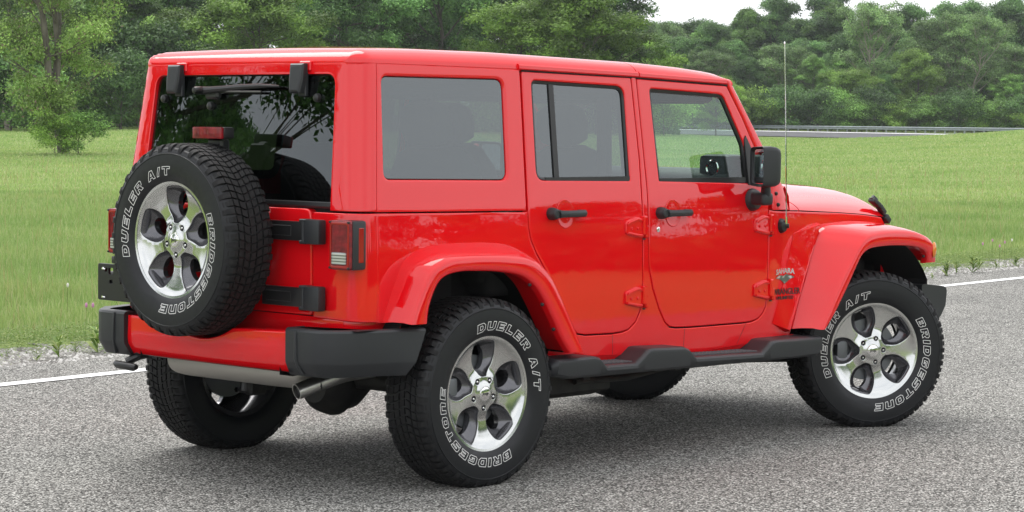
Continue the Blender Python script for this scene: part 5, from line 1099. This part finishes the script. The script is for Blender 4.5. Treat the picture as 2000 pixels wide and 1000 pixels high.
left = [('mid_b', -150, 150, 1.0, 'green tree cut by the left picture edge, front row'), ('grey_b', 15, 146, .95, 'thin stemmed tree at the far left edge of the near wood'), ('mid_a', 215, 152, .95, 'mid green tree behind the leaning field tree, to its right'), ('light_a', 330, 156, .80, 'yellow green tree left of the hardtop roof, first right of the leaning tree'), ('light_b', 505, 146, .98, 'bright light green spreading tree above the left of the roof'), ('dark_a', 690, 152, 1.0, 'blue green dark tree above the rear of the roof'), ('dark_b', 850, 156, 1.0, 'dark tree with bare limbs above the middle of the roof'), ('light_b', 1010, 150, .92, 'bright green tree above the rear door'), ('light_a', 1130, 147, .98, 'tallest bright green tree above the middle pillar'), ('mid_b', 1215, 152, .80, 'green tree at the end of the near wood, next to the open sky'), ('light_a', 1262, 158, .62, 'small light green tree at the right end of the near wood'), ('light_b', 1395, 195, .52, 'small yellow green tree directly behind the windscreen pillar')]
for k, px, d, sc, lb in left: T_(k, px, d, sc, lb, group=GL_)
bk = 'dark background tree in the second row of the near wood'
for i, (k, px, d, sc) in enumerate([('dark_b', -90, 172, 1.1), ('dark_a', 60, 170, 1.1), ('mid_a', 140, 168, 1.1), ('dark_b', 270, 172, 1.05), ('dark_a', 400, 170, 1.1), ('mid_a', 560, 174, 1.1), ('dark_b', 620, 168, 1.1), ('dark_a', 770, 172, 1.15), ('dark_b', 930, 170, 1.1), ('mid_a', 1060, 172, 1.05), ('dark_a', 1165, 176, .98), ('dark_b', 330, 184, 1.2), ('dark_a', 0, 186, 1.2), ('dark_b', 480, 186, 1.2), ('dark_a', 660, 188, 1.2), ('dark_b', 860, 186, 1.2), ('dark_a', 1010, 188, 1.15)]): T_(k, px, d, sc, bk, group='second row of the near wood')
for i, (k, px, d, sc, lb) in enumerate([('bush_c', 20, 140, 1.5, 'dark bush at the foot of the near wood, by the left picture edge'), ('bush_a', 75, 138, 1.3, 'green bush at the foot of the wood left of the leaning tree'), ('bush_c', -40, 140, 1.4, 'dark bush partly outside the left picture edge'), ('bush_a', 190, 142, 1.3, 'green bush at the foot of the wood right of the leaning tree'), ('bush_c', 235, 141, 1.35, 'dark bush at the foot of the wood beside the hardtop'), ('bush_a', 280, 144, 1.4, 'green bush seen behind the left edge of the hardtop'), ('bush_b', 105, 83, .55, 'low leafy bush at the foot of the leaning field tree, left side'), ('bush_a', 152, 84, .62, 'low green bush at the foot of the leaning field tree, right side')]): T_(k, px, d, sc, lb, 'bush', 'bush', 'bushes at the foot of the near wood')
# the far wood behind the guardrail
GR_ = 'front trees of the far wood behind the guardrail'
far = [('mid_a', 1310, 246, .60, 'green tree at the left end of the far wood, next to the near wood'), ('grey_a', 1380, 250, .62, 'grey green tree behind the windscreen pillar in the far wood'), ('dark_a', 1465, 247, .52, 'dark tree left of the aerial in the far wood'), ('grey_b', 1535, 249, .88, 'pale stemmed tree directly behind the aerial'), ('mid_a', 1585, 246, .55, 'green tree right of the aerial, front row'), ('light_b', 1652, 243, .70, 'round light green tree with a clear trunk, right of the aerial'), ('mid_b', 1625, 256, .80, 'green tree behind the round light green one'), ('grey_a', 1700, 250, 1.0, 'tall pale green tree in the middle of the far wood'), ('dark_a', 1722, 246, .42, 'small dark tree between the two round light green trees'), ('light_a', 1785, 242, .72, 'dense bright green domed tree above the guardrail'), ('grey_b', 1828, 250, .98, 'tall grey stemmed tree behind the bright domed tree'), ('grey_a', 1880, 249, .92, 'grey branched tree right of the bright domed tree'), ('mid_b', 1950, 244, .62, 'low bright tree near the right picture edge'), ('grey_b', 1985, 252, .90, 'tall pale tree cut by the right picture edge'), ('dark_b', 1915, 256, .62, 'dark shaded tree left of the right edge tree'), ('mid_a', 2060, 248, .75, 'green tree just outside the right picture edge')]
for k, px, d, sc, lb in far: T_(k, px, d, sc, lb, group=GR_)
r = random.Random(8); i = 0
for px in range(1280, 2160, 33):
    hh = .985+.04*math.sin(px*.021)+r.uniform(-.08, .06)
    if px < 1330: hh = .90
    T_(r.choice(['dark_b', 'mid_a', 'dark_a', 'grey_a', 'dark_b']), px+r.uniform(-12, 12), 278+r.uniform(-6, 8), hh*1.05, 'tall dark tree in the back rows of the far wood', group='back rows of the far wood')
    T_(r.choice(['dark_b', 'dark_a', 'mid_b']), px+20+r.uniform(-12, 12), 264+r.uniform(-4, 6), hh*.80, 'tall dark tree in the back rows of the far wood', group='back rows of the far wood')
    T_(r.choice(['dark_a', 'dark_a', 'dark_b']), px+r.uniform(-12, 12), 296+r.uniform(-4, 6), hh*1.08, 'tall dark tree in the back rows of the far wood', group='back rows of the far wood')
r = random.Random(15)
for px in list(range(-1900, -190, 100))+list(range(2240, 3000, 95)):
    far_ = px > 1000; T_(r.choice(['dark_a', 'mid_a', 'dark_b', 'mid_b', 'light_b']), px, (255 if far_ else 158)+r.uniform(-8, 14), r.uniform(.85, 1.1), 'tree of the woods beyond the picture edges', group='trees of the woods beyond the picture edges')
    T_('bush_c', px+45, (246 if far_ else 150), 1.9, 'bush of the woods beyond the picture edges', 'bush', 'bush', 'bushes of the woods beyond the picture edges')
r = random.Random(5)
for px in range(-70, 1340, 62):
    T_(r.choice(['bush_a', 'bush_c', 'bush_b', 'bush_c']), px+r.uniform(-12, 12), 152+r.uniform(-2, 3), r.uniform(1.25, 1.8), 'green bush filling the gap between trunks along the near wood', 'bush', 'bush', 'bushes between the trunks of the near wood')
r = random.Random(4)
for px in range(1330, 2120, 27):
    T_(r.choice(['bush_a', 'bush_b', 'bush_c', 'bush_a']), px+r.uniform(-8, 8), 238+r.uniform(-1, 3), r.uniform(.95, 1.45), 'green bush in the low hedge line behind the guardrail', 'bush', 'bush', 'bushes behind the guardrail')
# trees standing behind the photographer, mirrored in the glass and paint
T_('reflect', 0, 0, 1.0, 'large spreading tree reflected in the rear window', xy=(-18.0, 24.4), rot=.4)
for i, (x, y, sc, k) in enumerate([(-60, 75, 1.2, 'dark_a'), (-75, 62, 1.1, 'mid_a'), (-48, 90, 1.2, 'dark_b')]): T_(k, 0, 0, sc, 'tree behind the camera seen only in reflections', xy=(x, y), rot=i, group='trees behind the camera')
r = random.Random(6)
for k in range(26):
    a = R(-78+k*3.4); dd = 47+r.uniform(-5, 6); x, y = dd*math.cos(a), dd*math.sin(a)
    T_(r.choice(['dark_a', 'mid_a', 'dark_b', 'mid_b']), 0, 0, r.uniform(.33, .50), 'tree behind the camera seen only in reflections', xy=(x, y), rot=k, group='trees behind the camera')

# shaded undergrowth closing the view between the trunks
def thicket(name, s0, s1, d0, d1, hmax, n, seed, label):
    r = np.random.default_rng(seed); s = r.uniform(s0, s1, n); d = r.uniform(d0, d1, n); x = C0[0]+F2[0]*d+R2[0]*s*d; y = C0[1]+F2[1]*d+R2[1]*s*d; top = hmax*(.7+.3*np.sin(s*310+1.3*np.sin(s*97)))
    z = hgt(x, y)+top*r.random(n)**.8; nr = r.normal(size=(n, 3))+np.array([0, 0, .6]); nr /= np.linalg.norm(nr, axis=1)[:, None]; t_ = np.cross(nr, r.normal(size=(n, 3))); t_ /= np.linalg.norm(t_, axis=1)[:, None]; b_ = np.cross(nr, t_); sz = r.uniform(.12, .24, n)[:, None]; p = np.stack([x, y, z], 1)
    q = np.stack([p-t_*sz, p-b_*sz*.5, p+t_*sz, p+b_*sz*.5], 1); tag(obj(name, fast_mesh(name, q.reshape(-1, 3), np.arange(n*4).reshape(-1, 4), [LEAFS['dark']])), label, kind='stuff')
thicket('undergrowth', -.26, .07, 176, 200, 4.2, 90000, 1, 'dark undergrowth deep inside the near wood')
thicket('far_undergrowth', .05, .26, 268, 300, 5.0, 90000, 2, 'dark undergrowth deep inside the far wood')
def reflection_hedge(name, n, seed, label):  # leaf band out of view, added so the doors mirror something dark
    r = np.random.default_rng(seed); a = r.uniform(R(-100), R(-2), n); rd_ = r.uniform(24, 40, n)+3*np.sin(a*23); top = 2.0*(.75+.25*np.sin(a*40)); x, y = rd_*np.cos(a), rd_*np.sin(a); z = top*r.random(n)
    nr = r.normal(size=(n, 3)); nr /= np.linalg.norm(nr, axis=1)[:, None]; t_ = np.cross(nr, r.normal(size=(n, 3))); t_ /= np.linalg.norm(t_, axis=1)[:, None]; b_ = np.cross(nr, t_); sz = r.uniform(.2, .4, n)[:, None]; p = np.stack([x, y, z], 1)
    q = np.stack([p-t_*sz, p-b_*sz*.5, p+t_*sz, p+b_*sz*.5], 1); tag(obj(name, fast_mesh(name, q.reshape(-1, 3), np.arange(n*4).reshape(-1, 4), [LEAFS['dark']])), label, kind='stuff')
reflection_hedge('hedge', 40000, 5, 'unseen hedge behind the photographer, added to darken the door reflections')
# thin summer haze between the camera and the woods
hm = bpy.data.materials.new('haze_air'); hm.use_nodes = True; hm.node_tree.nodes.remove(P(hm)); pv = N(hm, 'ShaderNodeVolumePrincipled'); pv.inputs['Color'].default_value = (.90, .95, 1, 1); pv.inputs['Density'].default_value = .00019; pv.inputs['Anisotropy'].default_value = .2
L(hm, pv.outputs[0], hm.node_tree.nodes['Material Output'].inputs['Volume'])
hb_ = MB(); hb_.box((90, 90, 8.5), (760, 760, 21), 0); tag(hb_.build('haze', hm, None, None), 'thin pale haze over the field and the woods', kind='stuff')
